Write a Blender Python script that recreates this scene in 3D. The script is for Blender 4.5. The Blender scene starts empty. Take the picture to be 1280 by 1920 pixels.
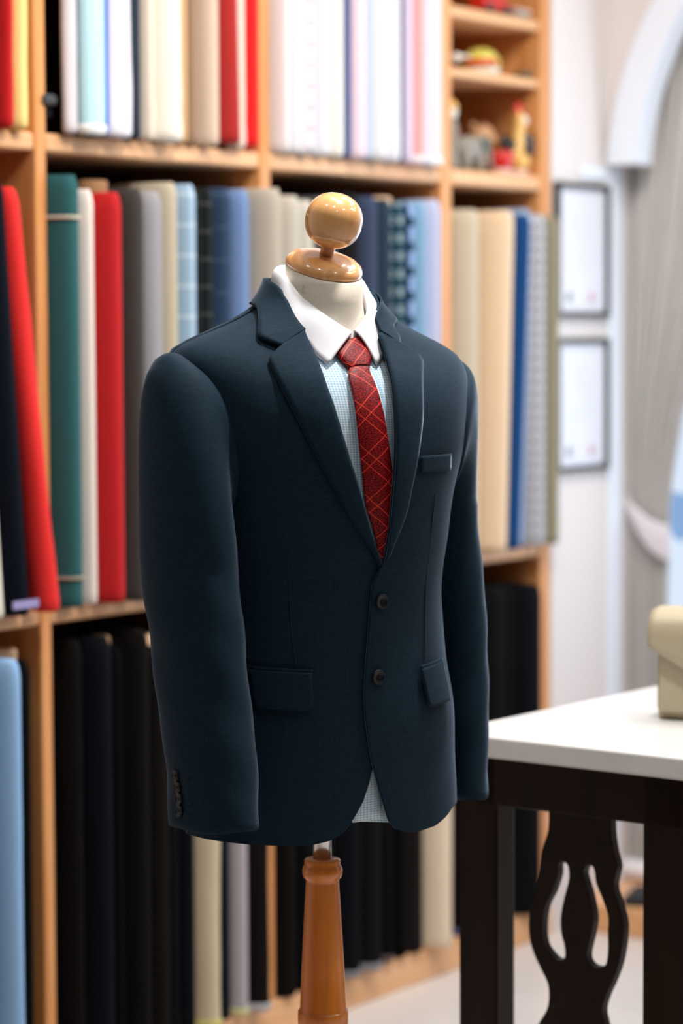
import bpy, bmesh, math, random
from mathutils import Vector, Matrix
rad = math.radians
PI = math.pi
S = bpy.context.scene
COL = S.collection
random.seed(7)

# ------------------------------------------------------------------ camera, world, lights, exposure
cd = bpy.data.cameras.new('camera'); cam = bpy.data.objects.new('camera', cd); COL.objects.link(cam)
FPX = 4865.0
cd.sensor_fit = 'VERTICAL'; cd.sensor_height = 36.0; cd.lens = FPX / 1920 * 36.0
cd.clip_start = .05; cd.clip_end = 100
AZ, PITCH, ROLL = rad(35.555), rad(3.98), rad(-0.254)
CAMLOC = Vector((-3.3062, -2.98, 1.3589))
fh = Vector((math.cos(AZ), math.sin(AZ), 0)); r0 = Vector((math.sin(AZ), -math.cos(AZ), 0)); upv = Vector((0, 0, 1))
fw = fh * math.cos(PITCH) - upv * math.sin(PITCH); u0 = upv * math.cos(PITCH) + fh * math.sin(PITCH)
rr = r0 * math.cos(ROLL) + u0 * math.sin(ROLL); uu = u0 * math.cos(ROLL) - r0 * math.sin(ROLL)
M = Matrix((rr, uu, -fw)).transposed().to_4x4(); M.translation = CAMLOC
cam.matrix_world = M
S.camera = cam
cd.dof.use_dof = True; cd.dof.focus_distance = 3.33; cd.dof.aperture_fstop = 2.6; cd.dof.aperture_blades = 0

S.view_settings.view_transform = 'Standard'; S.view_settings.look = 'None'
S.view_settings.gamma = 1.0; S.view_settings.use_curve_mapping = False
S.view_settings.exposure = -0.12

W = bpy.data.worlds.new('world'); S.world = W; W.use_nodes = True
W.node_tree.nodes['Background'].inputs[0].default_value = (.80, .87, 1.0, 1)
W.node_tree.nodes['Background'].inputs[1].default_value = 0.04

def area(name, loc, power, size, color=(1, 1, 1), rot=(0, 0, 0), shape='DISK', sy=None, spread=PI):
    l = bpy.data.lights.new(name, 'AREA'); l.energy = power; l.color = color; l.shape = shape; l.size = size
    if sy: l.size_y = sy
    l.spread = spread
    o = bpy.data.objects.new(name, l); o.location = loc; o.rotation_euler = rot; COL.objects.link(o); return o
CEIL = 2.78
WARM = (1.0, .93, .84); NEUT = (1.0, .97, .93)
for x, p in ((-1.2, 3), (-.25, 11), (.55, 10), (1.25, 5.5)):           # downlights washing the shelves
    area('shelf_downlight', (x, -.86, CEIL - .02), p, .11, WARM)
for x, y, p in ((-1.15, -1.5, 3), (-.30, -1.27, 34), (.75, -1.55, 8), (-1.6, -2.3, 1.2), (-.6, -2.4, 3), (.6, -2.3, 8), (1.4, -1.9, 4)):   # downlights over the shop floor
    area('shop_downlight', (x, y, CEIL - .02), p, .10, NEUT)
area('ceiling_panel', (1.0, -1.1, CEIL - .03), 9, .5, (.95, .97, 1), shape='RECTANGLE', sy=.22)
for k in range(12):                                                 # ring of small bulbs of a chandelier
    a = 2 * PI * k / 12
    area('chandelier_bulb', (.75 + .22 * math.cos(a), -2.1 + .22 * math.sin(a), 2.45), .5, .05, NEUT)
area('window_daylight', (2.06, -.85, 1.55), 18, 1.6, (.74, .86, 1.0), rot=(0, rad(90), 0), shape='RECTANGLE', sy=1.1)

# ------------------------------------------------------------------ helpers
def lin(c):
    c = c / 255.0
    return c / 12.92 if c <= .04045 else ((c + .055) / 1.055) ** 2.4
def rgb(r, g, b, k=1.0): return (lin(r) * k, lin(g) * k, lin(b) * k)

MATS = {}
def new_mat(name):
    m = bpy.data.materials.new(name); m.use_nodes = True
    nt = m.node_tree; b = nt.nodes['Principled BSDF']; MATS[name] = m
    return m, nt, b
def node(nt, t, **kw):
    n = nt.nodes.new(t)
    for k, v in kw.items(): setattr(n, k, v)
    return n
def mixrgb(nt, fac, a, b, mode='MIX'):
    n = node(nt, 'ShaderNodeMix', data_type='RGBA', blend_type=mode)
    for s, v in ((0, fac), (6, a), (7, b)):
        if hasattr(v, 'links'): nt.links.new(v, n.inputs[s])
        elif s == 0: n.inputs[0].default_value = v
        else: n.inputs[s].default_value = (*v[:3], 1)
    return n.outputs[2]
def math_n(nt, op, a, b=None, clamp=False):
    n = node(nt, 'ShaderNodeMath', operation=op, use_clamp=clamp)
    for i, v in enumerate((a, b)):
        if v is None: continue
        if hasattr(v, 'links'): nt.links.new(v, n.inputs[i])
        else: n.inputs[i].default_value = v
    return n.outputs[0]
def simple(name, col, rough=.6, metal=0, coat=0, noise=.0, nscale=8, spec=.5, bump=0):
    m, nt, b = new_mat(name)
    b.inputs['Base Color'].default_value = (*col, 1); b.inputs['Roughness'].default_value = rough
    b.inputs['Metallic'].default_value = metal; b.inputs['Coat Weight'].default_value = coat
    b.inputs['Specular IOR Level'].default_value = spec
    if noise or bump:
        tc = node(nt, 'ShaderNodeTexCoord'); nz = node(nt, 'ShaderNodeTexNoise')
        nz.inputs['Scale'].default_value = nscale; nz.inputs['Detail'].default_value = 4
        nt.links.new(tc.outputs['Object'], nz.inputs['Vector'])
        if noise:
            f = math_n(nt, 'MULTIPLY', nz.outputs['Fac'], noise)
            nt.links.new(mixrgb(nt, f, col, tuple(c * .45 for c in col)), b.inputs['Base Color'])
        if bump:
            bp = node(nt, 'ShaderNodeBump'); bp.inputs['Strength'].default_value = bump; bp.inputs['Distance'].default_value = .002
            nt.links.new(nz.outputs['Fac'], bp.inputs['Height']); nt.links.new(bp.outputs[0], b.inputs['Normal'])
    return m
def wood(name, c1, c2, rough=.45, coat=0., sc=(30, 30, 2.2), dark=.0, spec=.4):
    m, nt, b = new_mat(name)
    tc = node(nt, 'ShaderNodeTexCoord'); mp = node(nt, 'ShaderNodeMapping'); mp.inputs['Scale'].default_value = sc
    nt.links.new(tc.outputs['Object'], mp.inputs[0])
    nz = node(nt, 'ShaderNodeTexNoise'); nz.inputs['Scale'].default_value = 1.0; nz.inputs['Detail'].default_value = 5; nz.inputs['Distortion'].default_value = .6
    nt.links.new(mp.outputs[0], nz.inputs['Vector'])
    f = math_n(nt, 'MULTIPLY_ADD', nz.outputs['Fac'], 2.2); f.node.inputs[2].default_value = -.6; f.node.use_clamp = True
    col = mixrgb(nt, f, c1, c2)
    n2 = node(nt, 'ShaderNodeTexNoise'); n2.inputs['Scale'].default_value = 9; n2.inputs['Detail'].default_value = 3
    mp2 = node(nt, 'ShaderNodeMapping'); mp2.inputs['Scale'].default_value = (12, 12, 1.2); nt.links.new(tc.outputs['Object'], mp2.inputs[0]); nt.links.new(mp2.outputs[0], n2.inputs['Vector'])
    g = math_n(nt, 'GREATER_THAN', n2.outputs['Fac'], .68); g2 = math_n(nt, 'MULTIPLY', g, dark)
    col = mixrgb(nt, g2, col, tuple(c * .4 for c in c2))
    nt.links.new(col, b.inputs['Base Color']); b.inputs['Roughness'].default_value = rough
    b.inputs['Coat Weight'].default_value = coat; b.inputs['Coat Roughness'].default_value = .06; b.inputs['Specular IOR Level'].default_value = spec
    return m

M_SHELF = wood('oak_veneer', rgb(222, 160, 102), rgb(198, 130, 72), .45, sc=(40, 40, 2.5))
M_SHELFX = wood('oak_veneer_horizontal', rgb(232, 184, 138), rgb(214, 158, 108), .45, sc=(2.5, 40, 40))
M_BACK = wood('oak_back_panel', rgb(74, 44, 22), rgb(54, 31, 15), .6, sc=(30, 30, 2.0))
M_KNOB = wood('varnished_maple', rgb(240, 184, 122), rgb(222, 156, 92), .2, 1.0, sc=(60, 60, 7), dark=.25)
M_POLE = wood('varnished_teak', rgb(236, 142, 50), rgb(206, 110, 30), .28, .6, sc=(60, 60, 5), dark=.35)
M_DARK = wood('dark_stained_wood', rgb(34, 17, 9), rgb(14, 7, 4), .40, .0, sc=(45, 45, 4), spec=.16)
M_WALL = simple('painted_plaster', rgb(222, 214, 211), .75, noise=.05, nscale=3)
M_CEIL = simple('ceiling_paint', rgb(235, 235, 235), .8, noise=.03, nscale=3)
M_TRIM = simple('white_gloss_trim', rgb(232, 239, 250), .4, noise=.03, nscale=5)
M_STEEL = simple('chrome_steel', (.55, .55, .57), .2, 1.0, noise=.05, nscale=40)
M_BUTTON = simple('dark_horn_button', rgb(20, 25, 32), .34, noise=.5, nscale=160, spec=.35)
M_THREAD = simple('dark_thread', rgb(12, 16, 24), .8, noise=.2, nscale=400)
M_PAPER = simple('certificate_paper', rgb(226, 226, 234), .55, noise=.04, nscale=20)
M_FRAME = simple('black_frame_lacquer', rgb(40, 38, 36), .35, noise=.2, nscale=30)
M_CORE = simple('cardboard_core', rgb(214, 176, 140), .8, noise=.2, nscale=60)
M_CORE2 = simple('brown_cardboard_core', rgb(140, 100, 66), .8, noise=.2, nscale=60)
M_BAG = simple('taupe_leather', rgb(176, 164, 138), .45, noise=.1, nscale=220, bump=.15)
M_BAGSIDE = simple('taupe_leather_gusset', rgb(160, 148, 116), .5, noise=.1, nscale=220, bump=.15)
M_BRASS = simple('aged_metal_ring', rgb(70, 62, 54), .3, 1.0, noise=.3, nscale=60)
M_WHITE = simple('white_cotton', rgb(240, 241, 247), .75, noise=.04, nscale=300, bump=.05)
M_SHOE = simple('black_rubber', rgb(18, 17, 18), .6, noise=.2, nscale=60)

# floor tiles
m, nt, b = new_mat('pale_floor_tile')
tc = node(nt, 'ShaderNodeTexCoord'); br = node(nt, 'ShaderNodeTexBrick'); br.offset = 0
br.inputs['Scale'].default_value = 1.0; br.inputs['Brick Width'].default_value = .6; br.inputs['Row Height'].default_value = .6; br.inputs['Mortar Size'].default_value = .002
br.inputs['Color1'].default_value = (*rgb(212, 203, 197), 1); br.inputs['Color2'].default_value = (*rgb(207, 198, 192), 1); br.inputs['Mortar'].default_value = (*rgb(190, 182, 174), 1)
nt.links.new(tc.outputs['Object'], br.inputs['Vector']); nt.links.new(br.outputs['Color'], b.inputs['Base Color']); b.inputs['Roughness'].default_value = .3
M_FLOOR = m
# engineered stone table top
m, nt, b = new_mat('pale_stone_top')
tc = node(nt, 'ShaderNodeTexCoord'); nz = node(nt, 'ShaderNodeTexNoise'); nz.inputs['Scale'].default_value = 260; nz.inputs['Detail'].default_value = 2
nt.links.new(tc.outputs['Object'], nz.inputs['Vector']); nt.links.new(mixrgb(nt, nz.outputs['Fac'], rgb(232, 233, 233), rgb(214, 215, 213)), b.inputs['Base Color'])
b.inputs['Roughness'].default_value = .16
M_STONE = m
# suit wool
m, nt, b = new_mat('navy_suit_wool')
tc = node(nt, 'ShaderNodeTexCoord')
cols = []
for sc in ((900, 900, 40), (60, 60, 900)):
    mp = node(nt, 'ShaderNodeMapping'); mp.inputs['Scale'].default_value = sc; nt.links.new(tc.outputs['Object'], mp.inputs[0])
    nz = node(nt, 'ShaderNodeTexNoise'); nz.inputs['Scale'].default_value = 1.0; nz.inputs['Detail'].default_value = 2; nt.links.new(mp.outputs[0], nz.inputs['Vector']); cols.append(nz.outputs['Fac'])
f = math_n(nt, 'ADD', cols[0], cols[1]); f = math_n(nt, 'MULTIPLY', f, .95); f = math_n(nt, 'SUBTRACT', f, .5, True)
nt.links.new(mixrgb(nt, f, (.0028, .0125, .0240), (.0125, .0350, .0570)), b.inputs['Base Color'])
b.inputs['Roughness'].default_value = .75; b.inputs['Specular IOR Level'].default_value = .10
b.inputs['Sheen Weight'].default_value = .20; b.inputs['Sheen Roughness'].default_value = .32; b.inputs['Sheen Tint'].default_value = (.6, .75, 1.0, 1)
bp = node(nt, 'ShaderNodeBump'); bp.inputs['Strength'].default_value = .12; bp.inputs['Distance'].default_value = .0006
nt.links.new(f, bp.inputs['Height']); nt.links.new(bp.outputs[0], b.inputs['Normal'])
M_SUIT = m
# shirt gingham, tie: use UV in metres
def uvnode(nt):
    u = node(nt, 'ShaderNodeUVMap'); u.uv_map = 'metres'
    sx = node(nt, 'ShaderNodeSeparateXYZ'); nt.links.new(u.outputs[0], sx.inputs[0]); return sx.outputs[0], sx.outputs[1], u.outputs[0]
def stripes(nt, coord, period, width, phase=0.0):
    a = math_n(nt, 'MULTIPLY', coord, 1 / period); a = math_n(nt, 'ADD', a, phase + 100); a = math_n(nt, 'FRACT', a); return math_n(nt, 'LESS_THAN', a, width)
m, nt, b = new_mat('sky_blue_gingham')
u, v, _ = uvnode(nt)
a1 = stripes(nt, u, .0030, .5); a2 = stripes(nt, v, .0032, .5)
f = math_n(nt, 'ADD', a1, a2); f = math_n(nt, 'MULTIPLY', f, .5)
nt.links.new(mixrgb(nt, f, rgb(242, 248, 252), rgb(146, 200, 232)), b.inputs['Base Color']); b.inputs['Roughness'].default_value = .8
M_GING = m
m, nt, b = new_mat('red_check_tie_silk')
u, v, uv = uvnode(nt)
nz = node(nt, 'ShaderNodeTexNoise'); nz.inputs['Scale'].default_value = 800; nz.inputs['Detail'].default_value = 1; nt.links.new(uv, nz.inputs['Vector'])
g = math_n(nt, 'GREATER_THAN', nz.outputs['Fac'], .5)
col = mixrgb(nt, g, rgb(160, 14, 20), rgb(56, 5, 10))
d1 = math_n(nt, 'ADD', math_n(nt, 'MULTIPLY', u, .80), math_n(nt, 'MULTIPLY', v, .60))
d2 = math_n(nt, 'SUBTRACT', math_n(nt, 'MULTIPLY', u, .82), math_n(nt, 'MULTIPLY', v, .57))
l1 = stripes(nt, d1, .034, .024); l1b = stripes(nt, d1, .034, .024, .28); l2 = stripes(nt, d2, .036, .024); l2b = stripes(nt, d2, .036, .024, .30)
L = math_n(nt, 'ADD', math_n(nt, 'ADD', l1, l1b), math_n(nt, 'ADD', l2, l2b), True)
nt.links.new(mixrgb(nt, L, col, rgb(226, 66, 50)), b.inputs['Base Color']); b.inputs['Roughness'].default_value = .5; b.inputs['Specular IOR Level'].default_value = .2
M_TIE = m
# linen cover of the form
m, nt, b = new_mat('cream_linen_cover')
tc = node(nt, 'ShaderNodeTexCoord'); nz = node(nt, 'ShaderNodeTexNoise'); nz.inputs['Scale'].default_value = 500; nt.links.new(tc.outputs['Object'], nz.inputs['Vector'])
n2 = node(nt, 'ShaderNodeTexNoise'); n2.inputs['Scale'].default_value = 45; nt.links.new(tc.outputs['Object'], n2.inputs['Vector'])
st = math_n(nt, 'GREATER_THAN', n2.outputs['Fac'], .73)
nt.links.new(mixrgb(nt, math_n(nt, 'MULTIPLY', st, .25), mixrgb(nt, nz.outputs['Fac'], rgb(240, 232, 216), rgb(222, 212, 194)), rgb(120, 108, 92)), b.inputs['Base Color']); b.inputs['Roughness'].default_value = .8
M_LINEN = m
# curtain
m, nt, b = new_mat('grey_curtain_voile')
tc = node(nt, 'ShaderNodeTexCoord'); mp = node(nt, 'ShaderNodeMapping'); mp.inputs['Scale'].default_value = (60, 60, 1); nt.links.new(tc.outputs['Object'], mp.inputs[0])
nz = node(nt, 'ShaderNodeTexNoise'); nz.inputs['Scale'].default_value = 1.5; nt.links.new(mp.outputs[0], nz.inputs['Vector'])
nt.links.new(mixrgb(nt, nz.outputs['Fac'], rgb(204, 202, 202), rgb(174, 169, 164)), b.inputs['Base Color']); b.inputs['Roughness'].default_value = .85
M_CURT = m
M_TIEBACK = simple('pale_satin_band', rgb(226, 220, 226), .5, noise=.05, nscale=40)
# daylight outside, pane
m, nt, b = new_mat('bright_daylight_outside')
em = node(nt, 'ShaderNodeEmission'); em.inputs['Strength'].default_value = 1.1
tc = node(nt, 'ShaderNodeTexCoord'); nz = node(nt, 'ShaderNodeTexNoise'); nz.inputs['Scale'].default_value = 3.5; nt.links.new(tc.outputs['Object'], nz.inputs['Vector'])
nt.links.new(mixrgb(nt, math_n(nt, 'GREATER_THAN', nz.outputs['Fac'], .58), (.72, .84, 1.0), (.25, .42, .7)), em.inputs['Color'])
nt.links.new(em.outputs[0], nt.nodes['Material Output'].inputs[0]); M_DAY = m
m, nt, b = new_mat('clear_pane')
tr = node(nt, 'ShaderNodeBsdfTransparent'); gl = node(nt, 'ShaderNodeBsdfGlossy'); gl.inputs['Roughness'].default_value = .05
lw = node(nt, 'ShaderNodeLayerWeight'); lw.inputs[0].default_value = .3; fr = node(nt, 'ShaderNodeMath', operation='POWER'); nt.links.new(lw.outputs['Facing'], fr.inputs[0]); fr.inputs[1].default_value = 3.0; mx = node(nt, 'ShaderNodeMixShader')
nt.links.new(fr.outputs[0], mx.inputs[0]); nt.links.new(tr.outputs[0], mx.inputs[1]); nt.links.new(gl.outputs[0], mx.inputs[2]); nt.links.new(mx.outputs[0], nt.nodes['Material Output'].inputs[0])
M_PANE = m

_fab = {}
def fabric(c1, kind='plain', c2=None, pu=.03, pv=.05, w=.10, c3=None):
    key = (c1, kind, c2, pu, pv, w, c3)
    if key in _fab: return _fab[key]
    m, nt, b = new_mat('cloth_%d_%d_%d' % c1)
    u, v, uv = uvnode(nt)
    nz = node(nt, 'ShaderNodeTexNoise'); nz.inputs['Scale'].default_value = 220; nt.links.new(uv, nz.inputs['Vector'])
    k = rgb(*c1)
    lum = sum(k) / 3
    if lum < .035: k = tuple(x * .32 for x in k)          # black suitings are truly dark
    col = mixrgb(nt, math_n(nt, 'MULTIPLY', nz.outputs['Fac'], .35), k, tuple(x * .6 for x in k))
    if kind in ('check', 'vstripe', 'block'):
        k2 = rgb(*c2)
        s1 = stripes(nt, u, pu, w, w / 2 + .008 / pu)
        if kind == 'vstripe': f = s1
        else:
            s2 = stripes(nt, v, pv, w)
            if kind == 'block': f = math_n(nt, 'MULTIPLY', s1, s2)
            else: f = math_n(nt, 'MULTIPLY', math_n(nt, 'ADD', s1, s2), .6)
        col = mixrgb(nt, f, col, k2)
        if c3:
            s3 = stripes(nt, v, pv * 2, w * .5, .5); f3 = math_n(nt, 'MULTIPLY', s1, s3)
            col = mixrgb(nt, f3, col, rgb(*c3))
    nt.links.new(col, b.inputs['Base Color']); b.inputs['Roughness'].default_value = .85; b.inputs['Specular IOR Level'].default_value = .08 if lum < .035 else .2
    b.inputs['Sheen Weight'].default_value = .0 if lum < .035 else .03
    _fab[key] = m; return m

def obj(name, bm, mat, parent=None, smooth=True, recalc=True):
    me = bpy.data.meshes.new(name)
    if recalc: bmesh.ops.recalc_face_normals(bm, faces=bm.faces[:])
    bm.to_mesh(me); bm.free()
    if smooth:
        for p in me.polygons: p.use_smooth = True
    o = bpy.data.objects.new(name, me); COL.objects.link(o)
    if mat: me.materials.append(mat)
    if parent: o.parent = parent
    return o
def solid(o, t, off=-1):
    s = o.modifiers.new('solid', 'SOLIDIFY'); s.thickness = t; s.offset = off; return o
def subsurf(o, n=1):
    s = o.modifiers.new('sub', 'SUBSURF'); s.levels = n; s.render_levels = n; return o
def bev(o, w, seg=2):
    s = o.modifiers.new('bevel', 'BEVEL'); s.width = w; s.segments = seg; s.limit_method = 'ANGLE'; s.angle_limit = rad(40); return o
def add_box(bm, lo, hi, mtx=None):
    vs = [bm.verts.new((x, y, z)) for x in (lo[0], hi[0]) for y in (lo[1], hi[1]) for z in (lo[2], hi[2])]
    for f in ((0, 1, 3, 2), (4, 6, 7, 5), (0, 4, 5, 1), (2, 3, 7, 6), (0, 2, 6, 4), (1, 5, 7, 3)): bm.faces.new([vs[i] for i in f])
    if mtx: bmesh.ops.transform(bm, matrix=mtx, verts=vs)
    return vs
def box(name, lo, hi, mat, parent=None, bw=.003):
    bm = bmesh.new(); add_box(bm, lo, hi); o = obj(name, bm, mat, parent, smooth=False)
    if bw: bev(o, bw)
    return o
def add_lathe(bm, prof, seg=40, mtx=None, cap=True):
    rings = []
    for r, z in prof:
        if r < 1e-6: rings.append([bm.verts.new((0, 0, z))])
        else: rings.append([bm.verts.new((r * math.cos(2 * PI * k / seg), r * math.sin(2 * PI * k / seg), z)) for k in range(seg)])
    for A, B in zip(rings, rings[1:]):
        for k in range(seg):
            a, b_ = A[k % len(A)], A[(k + 1) % len(A)]; c, d = B[(k + 1) % len(B)], B[k % len(B)]
            q = []
            for vv in (a, b_, c, d):
                if vv not in q: q.append(vv)
            if len(q) > 2: bm.faces.new(q)
    if cap:
        for R in (rings[0], rings[-1]):
            if len(R) > 2: bm.faces.new(R)
    vs = [v for R in rings for v in R]
    if mtx: bmesh.ops.transform(bm, matrix=mtx, verts=vs)
    return vs
def lathe(name, prof, mat, parent=None, seg=40, mtx=None):
    bm = bmesh.new(); add_lathe(bm, prof, seg, mtx); return obj(name, bm, mat, parent)
def grid(bm, rows, closed=False, uvf=None):
    V = [[bm.verts.new(p) for p in r] for r in rows]
    n = len(rows[0])
    lay = bm.loops.layers.uv.get('metres') or bm.loops.layers.uv.new('metres')
    for i in range(len(V) - 1):
        for j in range(n if closed else n - 1):
            k = (j + 1) % n
            f = bm.faces.new((V[i][j], V[i][k], V[i + 1][k], V[i + 1][j]))
            if uvf:
                for lp, (a, c) in zip(f.loops, ((i, j), (i, j + 1), (i + 1, j + 1), (i + 1, j))): lp[lay].uv = uvf(a, c)
    return V
def tube(name, pts, r, mat, parent=None, seg=10, closed=False):
    bm = bmesh.new(); add_tube(bm, pts, r, seg, closed); return obj(name, bm, mat, parent)
def add_tube(bm, pts, r, seg=10, closed=False):
    pts = [Vector(p) for p in pts]; rows = []; n = len(pts)
    for i, p in enumerate(pts):
        a = pts[(i - 1) % n] if closed or i else pts[0]; b_ = pts[(i + 1) % n] if closed or i < n - 1 else pts[-1]
        t = (b_ - a).normalized(); x = t.orthogonal().normalized() if i == 0 else (px - t * px.dot(t)).normalized(); px = x; y = t.cross(x)
        rad_ = r[i] if isinstance(r, (list, tuple)) else r
        rows.append([p + (x * math.cos(2 * PI * k / seg) + y * math.sin(2 * PI * k / seg)) * rad_ for k in range(seg)])
    if closed: rows.append(rows[0])
    V = [[bm.verts.new(q) for q in r_] for r_ in (rows[:-1] if closed else rows)]
    if closed: V.append(V[0])
    for A, B in zip(V, V[1:]):
        for k in range(seg): bm.faces.new((A[k], A[(k + 1) % seg], B[(k + 1) % seg], B[k]))
    if not closed: bm.faces.new(V[0]); bm.faces.new(V[-1])
def empty(name, loc=(0, 0, 0), rz=0):
    o = bpy.data.objects.new(name, None); COL.objects.link(o); o.location = loc; o.rotation_euler = (0, 0, rz); o.empty_display_size = .05; return o
def tag(o, label, cat, group=None):
    o['label'] = label; o['category'] = cat
    if group: o['group'] = group
    return o
def struct(o): o['kind'] = 'structure'; return o
def poly_prism(bm, pts, d, to3):
    """pts 2-D outline, extruded 0..d ; to3(u, v, w)"""
    A = [bm.verts.new(to3(u, v, 0)) for u, v in pts]; B = [bm.verts.new(to3(u, v, d)) for u, v in pts]
    n = len(pts)
    bm.faces.new(A); bm.faces.new(B[::-1])
    for i in range(n): bm.faces.new((A[i], A[(i + 1) % n], B[(i + 1) % n], B[i]))
def lerp_list(pts, n):
    """resample a polyline of tuples to n points by length (chordal catmull)"""
    P = [Vector(p) for p in pts]
    D = [0]
    for a, b_ in zip(P, P[1:]): D.append(D[-1] + (b_ - a).length)
    out = []
    for k in range(n):
        d = D[-1] * k / (n - 1); i = 0
        while i < len(P) - 2 and D[i + 1] < d: i += 1
        t = (d - D[i]) / max(D[i + 1] - D[i], 1e-9)
        p1, p2 = P[i], P[i + 1]
        m1 = (P[i + 1] - P[i - 1]) / 2 if i > 0 else (p2 - p1); m2 = (P[i + 2] - P[i]) / 2 if i + 2 < len(P) else (p2 - p1)
        # limit tangents to the span length
        L = (p2 - p1).length
        for mm in (m1, m2):
            if mm.length > L * 1.2: mm *= L * 1.2 / mm.length
        out.append((2 * t**3 - 3 * t * t + 1) * p1 + (t**3 - 2 * t * t + t) * m1 + (-2 * t**3 + 3 * t * t) * p2 + (t**3 - t * t) * m2)
    return out
def interp(tab, x):
    if x <= tab[0][0]: return tab[0][1]
    for (a, b_), (c, d) in zip(tab, tab[1:]):
        if x <= c: return b_ + (d - b_) * (x - a) / (c - a) if c > a else d
    return tab[-1][1]

# ------------------------------------------------------------------ room
struct(box('floor', (-5, -5, -.05), (2.6, .4, 0), M_FLOOR, bw=0))
struct(box('ceiling', (-5, -5, CEIL), (2.6, .4, CEIL + .05), M_CEIL, bw=0))
struct(box('wall_back', (-5, .345, 0), (1.664, .42, CEIL), M_WALL, bw=0))
struct(box('wall_pier', (1.668, .0, 0), (2.2, .42, CEIL), M_WALL, bw=0))
# window wall with arched opening (front face X = 1.91, reveal to 1.975)
AY, AZc, AR = -.8023, 1.68, .721
bm = bmesh.new()
arc = [(AY + AR * math.cos(PI - a), AZc + AR * math.sin(a)) for a in [PI * k / 40 for k in range(41)]]
wp = 1.91
pts = [(-.002, 1.735), (-.002, CEIL), (-5.0, CEIL), (-5.0, 0), (AY - AR + .0, 0)] + list(reversed([p for p in arc])) 
arcU = [p for p in arc]
# spandrel built as quads between arch and a square outline
def to3w(u, v, w): return (wp + w, u, v)
def wall_piece(p): poly_prism(bm, p, .06, to3w)
n = len(arcU)
# arcU runs from far (-Y) side ... to the near corner side
arcU.sort(key=lambda p: p[0])
arcU = [p for p in arcU if p[1] > 1.735]
for (a, b_) in zip(arcU, arcU[1:]):
    wall_piece([a, b_, (b_[0], CEIL), (a[0], CEIL)])
wall_piece([(arcU[-1][0], 1.735), (-.0005, 1.735), (-.0005, CEIL), (arcU[-1][0], CEIL)])
wall_piece([(arcU[0][0], 0), (arcU[0][0], CEIL), (-5.0, CEIL), (-5.0, 0)])
struct(obj('wall_right', bm, M_WALL, smooth=False))
bm = bmesh.new()
ao = [(AY + (AR + .072) * math.cos(t), AZc + (AR + .072) * math.sin(t)) for t in [rad(4.0) + (PI - rad(8)) * k / 60 for k in range(61)]]
ai = [(AY + (AR - .002) * math.cos(t), AZc + (AR - .002) * math.sin(t)) for t in [rad(4.4) + (PI - rad(8.8)) * k / 60 for k in range(61)]]
rows = []
for (o_, i_) in zip(ao, ai):
    rows.append([(wp - .018, o_[0], o_[1]), (wp - .022, (o_[0] + i_[0]) / 2, (o_[1] + i_[1]) / 2), (wp - .018, i_[0], i_[1]), (wp + .055, i_[0], i_[1]), (wp + .055, o_[0], o_[1])])
V = grid(bm, rows, closed=True); bm.faces.new(V[0]); bm.faces.new(V[-1])
struct(obj('trim_arch', bm, M_TRIM, smooth=False))
struct(box('trim_impost', (1.79, -.006, 1.702), (1.905, .0, 1.728), M_TRIM, bw=.002))
struct(box('trim_reveal', (1.911, -.008, 0), (1.974, .0, 1.733), M_TRIM, bw=.001))
struct(box('window_bay_backing', (2.24, -2.2, .0), (2.28, .4, CEIL), M_WALL, bw=0)); bpy.data.objects['window_bay_backing'].name = 'wall_bay'
# window: frame, pane and daylight
bm = bmesh.new()
for y0 in (-.012, -.62, -1.2): add_box(bm, (2.11, y0 - .012, .12), (2.14, y0 + .012, 2.6))
for z0 in (.12, 1.62, 2.58): add_box(bm, (2.111, -1.22, z0 - .015), (2.139, -.001, z0 + .015))
wf = struct(obj('window_1', bm, M_TRIM, smooth=False))
box('pane', (2.124, -1.2, .12), (2.127, -.012, 2.58), M_PANE, wf, bw=0)
struct(box('window_daylight_sky', (2.2, -1.9, .0), (2.21, .0, 2.7), M_DAY, bw=0)); bpy.data.objects['window_daylight_sky'].name = 'sky'
# low window plinth
pl = empty('window_plinth', (1.74, -.9, 0)); tag(pl, 'low wooden window platform along the curtained bay, beside the bookcase foot', 'platform')
o = box('front_board', (0, -.9, 0), (.018, .88, .064), M_SHELFX, pl)
o = box('deck', (.018, -.9, .046), (.42, .9, .064), wood('oak_deck', rgb(226, 178, 140), rgb(206, 156, 116), .4, sc=(40, 2.5, 40)), pl)

# ------------------------------------------------------------------ bookcase
bk = empty('bookcase', (0.5, .16, 0)); tag(bk, 'tall built-in oak bookcase holding the bolts of cloth along the wall', 'bookcase')
def bpart(name, lo, hi, mat, bw=.004): return box(name, (lo[0] - .5, lo[1] - .16, lo[2]), (hi[0] - .5, hi[1] - .16, hi[2]), mat, bk, bw)
ups = [(-.655, -.627), (-.021, .007), (.604, .636), (1.226, 1.262), (1.620, 1.663)]
for a, c in ups: bpart('upright', (a, -.001, .07), (c, .33, 2.5), M_SHELF)
bays = [(ups[i][1], ups[i + 1][0]) for i in range(4)]
for a, c in bays:
    for z0, z1 in ((.860, .888), (1.665, 1.697), (2.47, 2.5)): bpart('shelf', (a, 0, z0), (c, .33, z1), M_SHELFX, .007)
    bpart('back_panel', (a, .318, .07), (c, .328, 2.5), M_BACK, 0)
for z0, z1 in ((1.889, 1.908), (2.013, 2.036), (2.16, 2.18), (2.30, 2.32)): bpart('shelf', (1.262, .004, z0), (1.620, .318, z1), M_SHELFX, .004)
bpart('base_board', (-.655, -.004, 0), (1.663, .33, .07), M_SHELFX, .003)

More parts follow.
